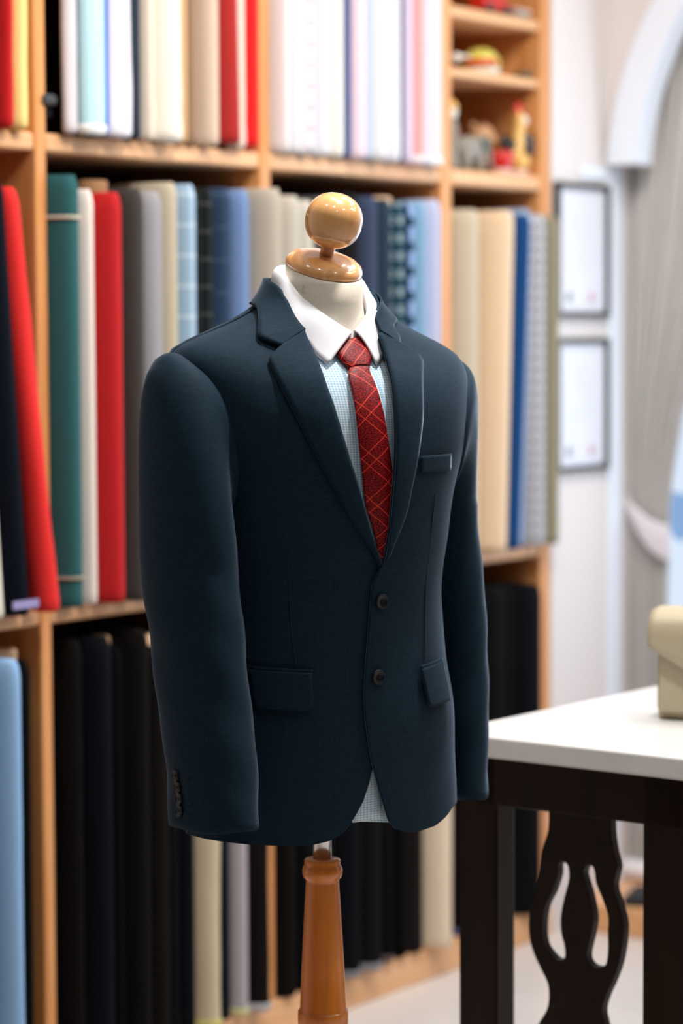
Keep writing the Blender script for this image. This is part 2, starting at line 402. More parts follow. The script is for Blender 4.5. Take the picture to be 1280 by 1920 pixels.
# ------------------------------------------------------------------ bolts of cloth
def bolt(x0, x1, z0, z1, col, label, group, y=-.03, kind='plain', c2=None, pu=.03, pv=.05, w=.1, c3=None, lean=0., b=.078, ne=2.25,
         core=None, band=None, wav=.0, sag=.0, tag_strip=None, lean_y=0., hem=None):
    r_ = random.Random(label)
    a = (x1 - x0) / 2 * .985; cx = (x0 + x1) / 2; cy = y + b
    root = empty('fabric_bolt', (cx, cy, z0)); tag(root, label, 'fabric bolt', group)
    h = z1 - z0; N = 28; nz = 22
    zs = [0, .006, .02] + [.02 + (h - .045) * k / nz for k in range(1, nz + 1)] + [h - .012, h - .004, h]
    ph = [r_.uniform(0, 6.28) for _ in range(6)]
    def section(z, grow=0.):
        t = z / h
        ins = 0.
        if z < .006: ins = .004 * (1 - z / .006)
        if z > h - .025: ins = .0075 * ((z - (h - .025)) / .025) ** 2
        wv = 1 + wav * (math.sin(t * 23 + ph[0]) * .4 + math.sin(t * 41 + ph[1]) * .25) + sag * max(0, .22 - t) * 4 * (.5 + .5 * math.sin(t * 60 + ph[2]))
        aa, bb = (a - ins) * wv + grow, (b - ins) * (1 + (wv - 1) * .5) + grow
        out = []
        for k in range(N):
            th = 2 * PI * k / N; s, c = math.sin(th), math.cos(th)
            rip = 1 + wav * .5 * math.sin(3 * th + ph[3] + t * 9)
            out.append((lean * (t - .0) + aa * math.copysign(abs(s)**(2 / ne), s) * rip, -bb * math.copysign(abs(c)**(2 / ne), c) * rip + lean_y * t, z))
        return out
    rows = [section(z) for z in zs]
    per = 2 * PI * math.sqrt((a * a + b * b) / 2)
    bm = bmesh.new()
    V = grid(bm, rows, True, lambda i, j: (per * (j / N if j <= N // 2 else j / N - 1), zs[i]))
    lay = bm.loops.layers.uv['metres']
    # spiral-looking top: inset ring then centre
    for R, zt, s_ in ((V[-1], h - .006, -1), (V[0], 0.002, 1)):
        cxx = lean if R is V[-1] else 0
        cyy = lean_y if R is V[-1] else 0
        I = [bm.verts.new((cxx + (v.co.x - cxx) * .35, cyy + (v.co.y - cyy) * .35, zt)) for v in R]
        for k in range(N): bm.faces.new((R[k], R[(k + 1) % N], I[(k + 1) % N], I[k]))
        bm.faces.new(I)
    obj('cloth', bm, fabric(col, kind, c2, pu, pv, w, c3), root)
    if core:
        cz, cm = core
        bm = bmesh.new()
        add_lathe(bm, [(0, h - .05), (.026, h - .05), (.026, h + cz - .003), (.023, h + cz), (.019, h + cz), (.019, h - .02), (0, h - .02)], 20, Matrix.Translation((lean, -b * .25 + lean_y, 0)), False)
        obj('cardboard_core', bm, cm, root)
    for bz, bc in (band or []):
        rws = [section(bz - .003, .0015), section(bz - .003, .003), section(bz + .003, .003), section(bz + .003, .0015)]
        bm = bmesh.new(); grid(bm, rws, True); obj('tie_band', bm, simple('band_%d' % len(MATS), rgb(*bc), .7, noise=.1, nscale=50), root)
    if hem:
        rws = [section(.0, .002), section(.004, .003), section(.012, .003), section(.016, .001)]
        bm = bmesh.new(); grid(bm, rws, True); obj('selvedge', bm, simple('selv_%d' % len(MATS), rgb(*hem), .75, noise=.2, nscale=90), root)
    return root
def bolt_strip(root, lo, hi, col):
    bm = bmesh.new(); add_box(bm, lo, hi); return obj('label_tag', bm, simple('tag_%d' % len(MATS), rgb(*col), .5, noise=.3, nscale=70), root, smooth=False)

ZT0, ZM0, ZB0 = 1.698, .889, .071
G1, G2, G3 = 'cloth bolts on the upper shelf', 'cloth bolts on the middle shelf', 'cloth bolts on the bottom shelf'
T1 = ZT0 + .745
# upper shelf
bolt(-.20, -.127, ZT0, T1, (66, 16, 22), 'dark maroon bolt of cloth at the far left end of the upper shelf', G1, b=.06)
bolt(-.124, -.092, ZT0, T1, (196, 26, 30), 'shiny crimson bolt of cloth beside the yellow one on the upper shelf', G1, b=.05, wav=.05)
bolt(-.09, -.050, ZT0, T1, (244, 218, 142), 'pale yellow bolt of cloth against the left post on the upper shelf', G1, b=.05, wav=.03, y=-.026)
bolt(.037, .067, ZT0, T1, (214, 208, 214), 'wrinkled greyish white bolt next to the dark gap on the upper shelf', G1, b=.011, wav=.06, y=-.026)
bolt(.067, .122, ZT0, T1, (186, 226, 238), 'light aqua bolt of cloth on the upper shelf', G1, b=.018, y=-.045, sag=.05, hem=(238, 240, 238))
bolt(.123, .133, ZT0, T1, (0, 84, 190), 'thin royal blue bolt squeezed beside the aqua one', G1, b=.014, y=-.036)
bolt(.134, .205, ZT0, T1, (232, 230, 240), 'crinkled white bolt of cloth left of the dark navy one on the upper shelf', G1, b=.032, wav=.05, y=-.04)
bolt(.204, .238, ZT0, T1, (40, 52, 64), 'dark slate navy bolt between white and cream ones on the upper shelf', G1, b=.06, y=-.028)
bolt(.240, .272, ZT0, T1, (234, 220, 204), 'beige bolt with frayed foot beside the wide cream one on the upper shelf', G1, b=.065, sag=.08)
bolt(.274, .342, ZT0, T1, (240, 236, 224), 'wide cream white bolt of cloth on the upper shelf', G1, y=-.045, sag=.08)
bolt(.343, .375, ZT0, T1, (204, 166, 122), 'tan bolt of cloth right of the wide cream one', G1, b=.06, y=-.022)
bolt(.376, .408, ZT0, T1, (160, 130, 110), 'taupe brown bolt next to the tan one on the upper shelf', G1, b=.06, y=-.02)
bolt(.409, .455, ZT0, T1, (214, 192, 172), 'pinkish beige bolt left of the dark red one on the upper shelf', G1, y=-.035)
bolt(.460, .528, ZT0 + .008, T1, (166, 40, 38), 'dark brick red bolt leaning on the upper shelf', G1, y=-.034, lean=-.02)
bolt(.512, .548, ZT0, T1, (240, 222, 206), 'narrow cream bolt between the two red ones on the upper shelf', G1, b=.055, y=-.02, sag=.06)
bolt(.550, .592, ZT0 + .006, T1, (226, 32, 34), 'bright red bolt beside the second post on the upper shelf', G1, y=-.02)
wh = (226, 224, 230)
bolt(.640, .672, ZT0, T1, (226, 224, 226), 'plain white shirting bolt first right of the second post on the upper shelf', G1, b=.065)
bolt(.674, .704, ZT0, T1, wh, 'white shirting bolt with faint grey window check on the upper shelf', G1, kind='check', c2=(206, 206, 212), pu=.016, pv=.030, w=.14, b=.065)
bolt(.705, .758, ZT0, T1, (228, 224, 230), 'white shirting bolt with rows of grey and red squares', G1, kind='block', c2=(176, 178, 184), pu=.05, pv=.040, w=.40, c3=(232, 176, 182))
bolt(.759, .806, ZT0, T1, (224, 224, 232), 'white shirting bolt with faint lilac grid right of the squares one', G1, kind='check', c2=(208, 208, 220), pu=.022, pv=.026, w=.1)
bolt(.807, .858, ZT0, T1, (230, 228, 218), 'ivory shirting bolt left of the navy edged stripe', G1, y=-.028)
bolt(.857, .871, ZT0, T1, (76, 96, 150), 'thin navy blue bolt in the white shirting row', G1, b=.06, y=-.026)
bolt(.872, .919, ZT0, T1, (246, 232, 240), 'white bolt with fine pink pinstripes on the upper shelf', G1, kind='vstripe', c2=(224, 176, 196), pu=.006, w=.35, y=-.036)
bolt(.920, .937, ZT0, T1, (150, 180, 212), 'thin pale blue striped bolt in the white shirting row', G1, kind='vstripe', c2=(230, 236, 244), pu=.006, w=.4, b=.06)
bolt(.938, .996, ZT0, T1, (226, 226, 228), 'white shirting bolt with tiny black check on the upper shelf', G1, kind='check', c2=(190, 190, 194), pu=.008, pv=.008, w=.22, sag=.04, y=-.035)
bolt(.997, 1.046, ZT0, T1, (228, 226, 236), 'plain bluish white bolt left of the lilac one', G1, sag=.04, y=-.033)
bolt(1.047, 1.058, ZT0, T1, (66, 70, 86), 'thin charcoal bolt in the shirting row beside the lilac one', G1, b=.055, y=-.022)
bolt(1.059, 1.084, ZT0, T1, (206, 190, 222), 'lilac shirting bolt with a white weave on the upper shelf', G1, kind='check', c2=(232, 226, 240), pu=.006, pv=.006, w=.4, b=.06)
bolt(1.085, 1.124, ZT0, T1, (232, 128, 128), 'coral red dotted shirting bolt on the upper shelf', G1, kind='check', c2=(248, 196, 190), pu=.006, pv=.006, w=.4, y=-.035, hem=(240, 230, 232))
bolt(1.125, 1.146, ZT0, T1, (230, 224, 242), 'pale lavender bolt right of the coral red one', G1, b=.06)
bolt(1.147, 1.205, ZT0, T1, (224, 224, 226), 'white shirting bolt with grey dog-tooth beside the third post', G1, kind='check', c2=(186, 188, 188), pu=.009, pv=.009, w=.28, hem=(244, 242, 244), y=-.03)
# dark folded lengths in the gap of the upper shelf
for k, (z, c, lb) in enumerate(((0, (34, 36, 42), 'lowest dark folded cloth in the gap beside the left post'), (.022, (46, 48, 54), 'middle dark folded cloth in the gap beside the left post'), (.044, (72, 74, 78), 'topmost grey folded cloth in the gap beside the left post'))):
    bm = bmesh.new(); add_box(bm, (-.017, -.09, 0), (.017, .09, .020))
    f_ = obj('folded_cloth', bm, fabric(c), None, smooth=False); bev(f_, .008, 3); f_.location = (.008 + .003, .10 - .01 * k, ZT0 + z); f_.rotation_euler = (0, 0, .02 * (k - 1))
    tag(f_, lb, 'folded cloth', 'folded cloths in the upper gap')

# middle shelf
bolt(-.21, -.146, ZM0, 1.60, (222, 216, 200), 'pale grey cream bolt at the far left edge of the middle shelf', G2, y=-.055, lean=-.05)
q = bolt(-.146, -.079, ZM0, 1.612, (22, 30, 48), 'very dark navy bolt leaning left beside the scarlet one', G2, lean=-.052, y=-.05, b=.07)
bolt_strip(q, (-.032, -.0725, .012), (.03, -.0695, .026), (150, 142, 190))
bolt(-.070, -.028, ZM0 + .001, 1.600, (224, 44, 42), 'scarlet bolt leaning left, its foot near the left post', G2, lean=-.058, y=-.062, b=.027, wav=.04, lean_y=.03, sag=.10)
bolt(.008, .066, ZM0, 1.626, (42, 92, 96), 'thick teal bolt tied with a cream cord against the left post', G2, band=((.665, (196, 186, 166)), (.05, (150, 140, 122))), y=-.04)
bolt(.067, .100, ZM0, 1.604, (238, 226, 218), 'narrow cream bolt between teal and red on the middle shelf', G2, b=.06, y=-.035)
bolt(.101, .160, ZM0 + .001, 1.600, (184, 28, 32), 'deep red bolt with a brown core showing on the middle shelf', G2, core=(.022, M_CORE2), y=-.055, sag=.03)
bolt(.162, .212, ZM0, 1.609, (62, 58, 56), 'charcoal bolt right of the deep red one on the middle shelf', G2, b=.065, y=-.058)
bolt(.213, .286, ZM0, 1.607, (150, 148, 152), 'mid grey heather bolt on the middle shelf', G2, y=-.045)
bolt(.287, .341, ZM0, 1.626, (186, 174, 152), 'stone beige bolt left of the light blue check on the middle shelf', G2)
bolt(.342, .393, ZM0, 1.625, (150, 178, 202), 'light blue bolt with a white window check', G2, kind='check', c2=(206, 220, 234), pu=.05, pv=.055, w=.10)
bolt(.394, .440, ZM0, 1.621, (46, 50, 52), 'charcoal bolt with a faint grey check on the middle shelf', G2, kind='check', c2=(78, 80, 80), pu=.03, pv=.05, w=.10)
bolt(.441, .500, ZM0, 1.623, (38, 58, 84), 'denim blue bolt right of the charcoal check', G2, kind='check', c2=(72, 92, 116), pu=.04, pv=.06, w=.06)
bolt(.501, .551, ZM0, 1.622, (112, 140, 186), 'slate sky blue bolt left of the beige greys on the middle shelf', G2)
bolt(.552, .617, ZM0, 1.626, (178, 168, 154), 'warm grey bolt standing before the second post', G2, y=-.06)
bolt(.640, .699, ZM0, 1.616, (188, 182, 170), 'light stone grey bolt just right of the second post', G2, y=-.04)
bolt(.700, .755, ZM0, 1.610, (196, 190, 178), 'pale grey bolt half behind the wooden ball on the middle shelf', G2)
bolt(.756, .838, ZM0, 1.62, (70, 68, 70), 'dark grey bolt directly behind the wooden ball', G2)
bolt(.839, .910, ZM0, 1.630, (46, 44, 48), 'black charcoal bolt right of the wooden ball on the middle shelf', G2)
bolt(.911, .970, ZM0, 1.626, (54, 66, 92), 'dark indigo bolt right of the black charcoal one', G2)
bolt(.971, 1.013, ZM0, 1.623, (40, 58, 74), 'dark petrol bolt left of the teal check on the middle shelf', G2)
bolt(1.014, 1.058, ZM0, 1.616, (20, 62, 78), 'dark teal bolt with pale dashes on the middle shelf', G2, kind='block', c2=(150, 166, 172), pu=.036, pv=.036, w=.50, core=(.014, M_CORE))
bolt(1.059, 1.094, ZM0, 1.616, (24, 58, 86), 'navy bolt with large powder blue squares', G2, kind='block', c2=(140, 168, 214), pu=.05, pv=.050, w=.62)
bolt(1.095, 1.142, ZM0, 1.622, (128, 166, 196), 'dusty sky blue bolt right of the blue squares one', G2)
bolt(1.143, 1.200, ZM0, 1.628, (182, 188, 214), 'pale periwinkle bolt beside the third post on the middle shelf', G2)
bolt(1.266, 1.352, ZM0, 1.613, (190, 176, 150), 'khaki beige bolt with a fine check right of the third post', G2, kind='check', c2=(206, 196, 180), pu=.02, pv=.02, w=.1, lean=.004)
bolt(1.353, 1.432, ZM0, 1.614, (222, 192, 158), 'warm sand bolt left of the royal navy one', G2, kind='check', c2=(232, 208, 184), pu=.02, pv=.02, w=.1, lean=.03, y=-.05)
bolt(1.433, 1.468, ZM0, 1.608, (14, 66, 122), 'strong navy blue bolt leaning right on the middle shelf', G2, b=.06, lean=.044, y=-.05)
bolt(1.469, 1.526, ZM0, 1.622, (150, 168, 196), 'greyish blue bolt right of the strong navy one', G2, lean=.034, y=-.028)
bolt(1.528, 1.592, ZM0, 1.612, (160, 160, 162), 'grey bolt with pale check near the right end of the middle shelf', G2, kind='block', c2=(196, 194, 200), pu=.03, pv=.026, w=.55, y=-.045)
bolt(1.594, 1.634, ZM0, 1.608, (146, 138, 116), 'olive grey bolt covering the right end post', G2, y=-.05, b=.045)

# bottom shelf
bolt(-.215, -.166, ZB0, .81, (112, 128, 150), 'grey blue bolt cut by the left edge of the bottom shelf', G3)
bolt(-.165, -.112, ZB0, .816, (144, 186, 230), 'light sky blue bolt at the left of the bottom shelf', G3, y=-.055, wav=.01, sag=.05)
bolt(-.111, -.055, ZB0, .808, (16, 15, 15), 'black bolt with bare core tip left of the left post', G3, core=(.016, M_CORE), y=-.025)
bolt(.010, .018 + .03, ZB0, .81, (14, 13, 12), 'black bolt right against the left post on the bottom shelf', G3, y=.02)
bolt(.050, .060 + .026, ZB0, .826, (40, 38, 36), 'black brown bolt second right of the left post, bottom shelf', G3, y=-.01)
bolt(.088, .142, ZB0, .828, (28, 34, 44), 'midnight blue bolt left of the core tip, bottom shelf', G3, y=-.035)
bolt(.143, .185, ZB0, .806, (18, 17, 17), 'black bolt with a pale core tip right of the midnight blue one', G3, core=(.016, M_CORE), y=-.02)
bolt(.186, .236, ZB0, .832, (36, 34, 33), 'soft black bolt, tallest on the bottom shelf, between two core tips', G3, y=-.04)
bolt(.237, .290, ZB0, .800, (44, 40, 37), 'charcoal brown bolt with core tip beside the jacket sleeve', G3, core=(.016, M_CORE), y=-.04)
bolt(.291, .338, ZB0, .81, (24, 24, 28), 'black bolt behind the jacket hem left of the navy one', G3, y=-.02)
bolt(.339, .384, ZB0, .81, (24, 32, 42), 'dark navy bolt left of the cream one below the jacket', G3, y=-.02)
bolt(.385, .446, ZB0, .81, (206, 190, 160), 'cream bolt with yellow selvedge left of the wooden stand', G3, y=-.035, wav=.03, hem=(214, 206, 120))
bolt(.447, .487, ZB0, .81, (38, 48, 58), 'slate navy bolt between cream and silver below the jacket', G3, y=-.02)
bolt(.488, .528, ZB0, .81, (180, 174, 180), 'silver grey bolt left of the second post below the jacket', G3, y=-.03, hem=(206, 204, 150))
bolt(.529, .590, ZB0, .81, (40, 32, 32), 'dark plum brown bolt with white selvedge left of the second post', G3, y=-.04, wav=.02, hem=(170, 170, 176))
bolt(.640, .700, ZB0, .81, (36, 28, 26), 'dark coffee bolt right of the second post, left of the stand', G3, y=-.02)
bolt(.701, .757, ZB0, .81, (24, 24, 28), 'black bolt right behind the wooden stand', G3, y=-.02)
bolt(.758, .828, ZB0, .81, (26, 26, 30), 'black bolt just left of the midnight one behind the stand', G3, y=-.02)
bolt(.829, .900, ZB0, .81, (24, 28, 36), 'midnight black bolt with grey selvedge right of the wooden stand', G3, y=-.035, hem=(120, 122, 130))
bolt(.901, .975, ZB0, .81, (34, 31, 33), 'soft black bolt with pale selvedge, second right of the stand', G3, y=-.035, hem=(130, 130, 136))
bolt(.976, 1.03, ZB0, .81, (18, 18, 19), 'black bolt third right of the wooden stand', G3, y=-.02, hem=(84, 66, 66))
bolt(1.031, 1.08, ZB0, .81, (16, 16, 17), 'black bolt fourth right of the wooden stand', G3, y=-.02)
bolt(1.081, 1.144, ZB0, .81, (46, 34, 36), 'dark aubergine bolt left of the ivory one on the bottom shelf', G3, kind='check', c2=(34, 26, 28), pu=.012, pv=.012, w=.4, y=-.02)
bolt(1.145, 1.222, ZB0, .81, (226, 206, 180), 'ivory bolt on the bottom shelf beside the table leg', G3, y=-.045, wav=.015)
bolt(1.266, 1.330, ZB0, .81, (22, 22, 26), 'black bolt with blue foot beside the ivory one', G3, y=-.02, hem=(60, 64, 120))
bolt(1.331, 1.385, ZB0, .81, (18, 19, 20), 'black bolt above the table corner on the bottom shelf', G3, y=-.02)
bolt(1.386, 1.440, ZB0, .81, (34, 38, 40), 'soft graphite bolt second from the table corner on the bottom shelf', G3, y=-.035)
bolt(1.441, 1.505, ZB0, .81, (16, 17, 19), 'black bolt third from the table corner on the bottom shelf', G3, y=-.02)
bolt(1.506, 1.606, ZB0, .80, (24, 27, 34), 'dark navy black bolt before the right end post on the bottom shelf', G3, y=-.035)

# ------------------------------------------------------------------ ornaments in the right bay
def blob(bm, c, r, seg=20):
    m_ = Matrix.Translation(c) @ Matrix.Diagonal((r[0], r[1], r[2], 1)); bmesh.ops.create_uvsphere(bm, u_segments=seg, v_segments=seg // 2, radius=1, matrix=m_)
C_ = lambda n, c, r=.35: simple(n, rgb(*c), r, coat=.3, noise=.12, nscale=60)
M_YEL = C_('yellow_green_glaze', (206, 196, 92)); M_RED = C_('red_glaze', (206, 30, 20)); M_WGL = C_('white_glaze', (238, 234, 226)); M_BLK = C_('black_glaze', (28, 30, 36))
M_GOLD = C_('golden_glaze', (226, 178, 92)); M_TAN = C_('tan_plush', (206, 158, 116), .8); M_GRY = C_('grey_stone', (140, 134, 124), .8); M_PNK = C_('pale_pink_glaze', (226, 190, 176)); M_GRN = C_('dark_green_glaze', (70, 74, 54))
# cap shaped ornament
r = empty('cap_ornament', (1.458, .052, 1.9085)); tag(r, 'yellow-green dome ornament with red stripe and white rim on the narrow shelf', 'ornament')
bm = bmesh.new(); add_lathe(bm, [(.064, .018), (.066, .03), (.062, .05), (.05, .07), (.03, .083), (0, .088)], 28); obj('dome', bm, M_YEL, r)
bm = bmesh.new(); add_lathe(bm, [(.05, 0), (.060, .004), (.064, .018), (.06, .026)], 28); obj('rim', bm, M_WGL, r)
bm = bmesh.new(); grid(bm, [[(.0675 * math.cos(a) * k, .0675 * math.sin(a) * k, z) for a in [rad(-190 + 7.5 * i) for i in range(14)]] for z, k in ((.026, 1.0), (.034, 1.0), (.045, .965))]); solid(obj('red_stripe', bm, M_RED, r), .004, 0)
bm = bmesh.new(); blob(bm, (-.118, .018, .048), (.016, .016, .016)); add_tube(bm, [(-.05, 0, .05), (-.085, .01, .054), (-.11, .016, .05)], .006); obj('cream_bobble', bm, M_WGL, r); r.scale = (.66, .66, .66)
r = empty('leaf_dish', (1.593, .028, 1.9085)); tag(r, 'small dark green dish at the right end of the narrow shelf', 'dish')
bm = bmesh.new(); add_lathe(bm, [(.014, 0), (.026, .008), (.032, .018), (.029, .018), (.022, .011), (0, .008)], 24, None, False); obj('bowl', bm, M_GRN, r); r.scale = (.72, .72, .8)
r = empty('red_toy_car', (1.470, .035, 2.0365)); tag(r, 'small red toy car on the topmost visible narrow shelf', 'toy')
bm = bmesh.new(); add_box(bm, (-.055, -.022, .010), (.055, .022, .030)); add_box(bm, (-.03, -.02, .030), (.03, .02, .048)); bev(obj('car_body', bm, M_RED, r, smooth=False), .006, 3)
for sx in (-.033, .033):
    for sy in (-.024, .018):
        bm = bmesh.new(); add_lathe(bm, [(0, 0), (.0115, 0), (.0115, .006), (0, .006)], 16, Matrix.Translation((sx, sy + .006, .0115)) @ Matrix.Rotation(rad(90), 4, 'X')); obj('wheel', bm, M_BLK, r)
r = empty('grey_trinket_box', (1.566, .035, 2.0365)); tag(r, 'low greyish trinket box beside the red toy car', 'box')
bev(box('box_body', (-.03, -.025, 0), (.03, .025, .014), M_GRY, r, bw=0), .003); bev(box('lid', (-.032, -.027, .014), (.032, .027, .02), M_PNK, r, bw=0), .003)
# rooster
r = empty('rooster_figurine', (1.580, .036, 1.6975)); tag(r, 'painted rooster figurine with red comb standing at the right of the ornaments', 'figurine')
bm = bmesh.new()
rows = []
for (x, z, a, b_) in ((-.030, .045, .004, .004), (-.024, .05, .020, .017), (-.008, .06, .028, .024), (.008, .085, .026, .022), (.014, .11, .020, .018), (.012, .135, .015, .014), (.010, .15, .0145, .014), (.010, .163, .010, .010), (.010, .168, .002, .002)):
    rows.append([(x + a * math.cos(2 * PI * k / 18), b_ * math.sin(2 * PI * k / 18), z) for k in range(18)])
V = grid(bm, rows, True); bm.faces.new(V[0]); bm.faces.new(V[-1]); subsurf(obj('neck_body', bm, M_GOLD, r), 1)
bm = bmesh.new(); blob(bm, (.022, -.012, .080), (.022, .024, .034)); obj('breast', bm, M_BLK, r)
bm = bmesh.new(); blob(bm, (.019, -.006, .140), (.012, .014, .016)); obj('face', bm, M_WGL, r)
bm = bmesh.new()
for k, (x, z, s) in enumerate(((-.004, .166, .009), (.005, .174, .012), (.014, .173, .011), (.021, .165, .009))): blob(bm, (x, -.001, z), (s, .005, s * 1.1), 12)
obj('comb', bm, M_RED, r)
bm = bmesh.new(); blob(bm, (.027, -.006, .124), (.006, .006, .011), 12); obj('wattle', bm, M_RED, r)
bm = bmesh.new(); add_lathe(bm, [(.006, 0), (0, .016)], 12, Matrix.Translation((.027, -.004, .143)) @ Matrix.Rotation(rad(90), 4, 'Y')); obj('beak', bm, M_GOLD, r)
bm = bmesh.new()
for k in range(5): add_tube(bm, [(-.018, (k - 2) * .003, .06), (-.036, (k - 2) * .006, .085 + k * .004), (-.048, (k - 2) * .008, .075 + k * .004), (-.052, (k - 2) * .010, .05)], [.006, .006, .005, .002], 8)
obj('tail', bm, M_BLK, r)
bm = bmesh.new(); blob(bm, (.004, -.006, .036), (.030, .026, .026)); obj('thigh_feathers', bm, M_GOLD, r)
bm = bmesh.new(); add_lathe(bm, [(.030, 0), (.032, .006), (.024, .014), (.010, .017), (0, .017)], 24); obj('base', bm, M_PNK, r); r.scale = (.86, .86, .86)
# red pot, plush, stone elephant, little figures
r = empty('red_pot', (1.508, .032, 1.6975)); tag(r, 'small glossy red pot with cream foot left of the rooster', 'pot')
bm = bmesh.new(); add_lathe(bm, [(.02, .012), (.027, .016), (.028, .045), (.025, .05), (.021, .048), (.02, .03), (0, .026)], 24, None, False); obj('bowl', bm, M_RED, r)
bm = bmesh.new(); add_lathe(bm, [(.024, 0), (.024, .008), (.019, .013)], 24); obj('foot', bm, M_PNK, r)
r = empty('plush_bear', (1.545, .112, 1.6975)); tag(r, 'tan plush bear sitting behind the red pot', 'plush toy')
bm = bmesh.new(); blob(bm, (0, 0, .045), (.045, .04, .045)); blob(bm, (0, -.008, .096), (.038, .034, .034)); blob(bm, (-.03, -.03, .02), (.018, .026, .018)); blob(bm, (.03, -.03, .02), (.018, .026, .018)); obj('body', bm, M_TAN, r)
for s in (-1, 1):
    bm = bmesh.new(); blob(bm, (s * .028, 0, .124), (.012, .008, .012), 12); obj('ear', bm, M_TAN, r)
bm = bmesh.new(); blob(bm, (0, -.040, .088), (.016, .012, .012), 12); obj('muzzle', bm, M_TAN, r); r.scale = (.88, .88, .88)
r = empty('stone_elephant', (1.378, .034, 1.6975)); tag(r, 'mottled grey stone elephant carving in front of the plush toys', 'carving')
bm = bmesh.new(); blob(bm, (0, 0, .048), (.046, .026, .028)); blob(bm, (.045, -.006, .058), (.022, .020, .022))
for sx in (-.028, .026):
    for sy in (-.014, .014): add_lathe(bm, [(.011, 0), (.010, .02), (.012, .045)], 12, Matrix.Translation((sx, sy, 0)))
add_tube(bm, [(.060, -.006, .055), (.072, -.008, .04), (.075, -.009, .022), (.082, -.010, .012)], [.009, .008, .006, .005], 10)
obj('body', bm, M_GRY, r)
for s in (-1, 1):
    bm = bmesh.new(); blob(bm, (.036, s * .022 - .004, .058), (.016, .004, .018), 14); obj('ear', bm, M_GRN, r)
r = empty('plush_rabbit', (1.452, .115, 1.6975)); tag(r, 'brownish plush rabbit behind the stone elephant', 'plush toy')
bm = bmesh.new(); blob(bm, (0, 0, .05), (.040, .036, .05)); blob(bm, (0, -.006, .108), (.03, .028, .028)); obj('body', bm, C_('brown_plush', (156, 116, 88), .9), r)
for s in (-1, 1):
    bm = bmesh.new(); blob(bm, (s * .014, 0, .145), (.008, .006, .026), 12); obj('ear', bm, MATS['brown_plush'], r)
r.scale = (.8, .8, .62)
r = empty('porcelain_figurine', (1.294, .018, 1.6975)); tag(r, 'slim porcelain figurine with golden top beside the third post', 'figurine')
bm = bmesh.new(); add_lathe(bm, [(.014, 0), (.015, .01), (.009, .05), (.012, .085), (.010, .10), (.004, .108)], 20); obj('robe', bm, M_GRY, r)
bm = bmesh.new(); blob(bm, (0, 0, .118), (.0115, .0115, .014), 14); obj('head', bm, M_WGL, r)
bm = bmesh.new(); add_lathe(bm, [(.013, .127), (.013, .132), (.006, .142), (0, .147)], 16); obj('crown', bm, M_GOLD, r)
r = empty('pink_vase', (1.275 + .002, -.0 + .052, 1.6975)); tag(r, 'small pale pink vase beside the slim porcelain figurine', 'vase')
bm = bmesh.new(); add_lathe(bm, [(.012, 0), (.014, .006), (.017, .03), (.015, .05), (.009, .06), (.011, .068), (.0095, .068), (.007, .06), (0, .05)], 24, None, False); obj('body', bm, M_PNK, r)
tag_ring = bmesh.new(); add_lathe(tag_ring, [(.0165, .028), (.0178, .031), (.0165, .034)], 24, None, False); obj('glaze_band', tag_ring, M_GRY, r)

# ------------------------------------------------------------------ framed certificates
for (zc, lb) in ((1.539, 'upper black-framed certificate on the white wall right of the bookcase'), (1.192, 'lower black-framed certificate on the white wall right of the bookcase')):
    r = empty('picture_frame', (1.789, -.0005, zc)); tag(r, lb, 'picture frame', 'framed certificates on the wall')
    bm = bmesh.new(); w_, h_ = .1155, .1495
    for lo, hi in (((-w_, -.016, -h_), (-w_ + .011, 0, h_)), ((w_ - .011, -.016, -h_), (w_, 0, h_)), ((-w_, -.0161, -h_), (w_, -.0001, -h_ + .011)), ((-w_, -.0161, h_ - .011), (w_, -.0001, h_))): add_box(bm, lo, hi)
    bev(obj('frame', bm, M_FRAME, r, smooth=False), .002)
    p_ = box('certificate', (-w_ + .009, -.006, -h_ + .009), (w_ - .009, -.003, h_ - .009), M_PAPER, r, bw=0)
    for (sx, sz, c) in ((-.055, -.105, (150, 160, 158)), (.045, -.105, (226, 170, 190))):
        bm = bmesh.new(); add_lathe(bm, [(0, 0), (.012, 0), (.012, .0008), (0, .0008)], 20, Matrix.Translation((sx, -.0061, sz)) @ Matrix.Rotation(rad(90), 4, 'X')); s_ = obj('seal', bm, simple('seal_%d' % len(MATS), rgb(*c), .7, noise=.4, nscale=300), p_)
    bm = bmesh.new()
    for k, wd in enumerate((.05, .07, .066, .06, .068, .04)): add_box(bm, (-wd, -.0066, .075 - k * .022), (wd, -.006, .0765 - k * .022))
    obj('printed_lines', bm, simple('faint_print_%d' % len(MATS), rgb(214, 214, 222), .7, noise=.3, nscale=500), p_, smooth=False)
    box('glass_pane', (-w_ + .010, -.0125, -h_ + .010), (w_ - .010, -.0115, h_ - .010), M_PANE, r, bw=0)

# ------------------------------------------------------------------ curtain
r = empty('curtain', (2.02, -.2, .065)); tag(r, 'grey pleated curtain gathered by a pale band in the arched window', 'curtain')
edge = [(.0, -.098), (.73, -.102), (.86, -.107), (.96, -.108), (1.05, -.120), (1.17, -.143), (1.3, -.19), (1.5, -.26), (1.9, -.40), (2.4, -.55)]
bm = bmesh.new(); rows = []; NZ, NY = 46, 120
for i in range(NZ + 1):
    z = .002 + 2.4 * i / NZ; e = interp(edge, z + .065) ; y0 = -.004
    row = []
    for j in range(NY + 1):
        t = j / NY; y = y0 + (e - y0) * t
        amp = .011 * (.6 + .4 * math.sin(j * .37)) * (1 - .5 * math.exp(-((z - .85) / .12) ** 2))
        row.append((amp * math.sin(t * 2 * PI * 11 + .4 * math.sin(z * 2.1)), y + .2, z))
    rows.append(row)
grid(bm, rows); solid(obj('curtain_cloth', bm, M_CURT, r), .002, 0)
bm = bmesh.new(); rows = []
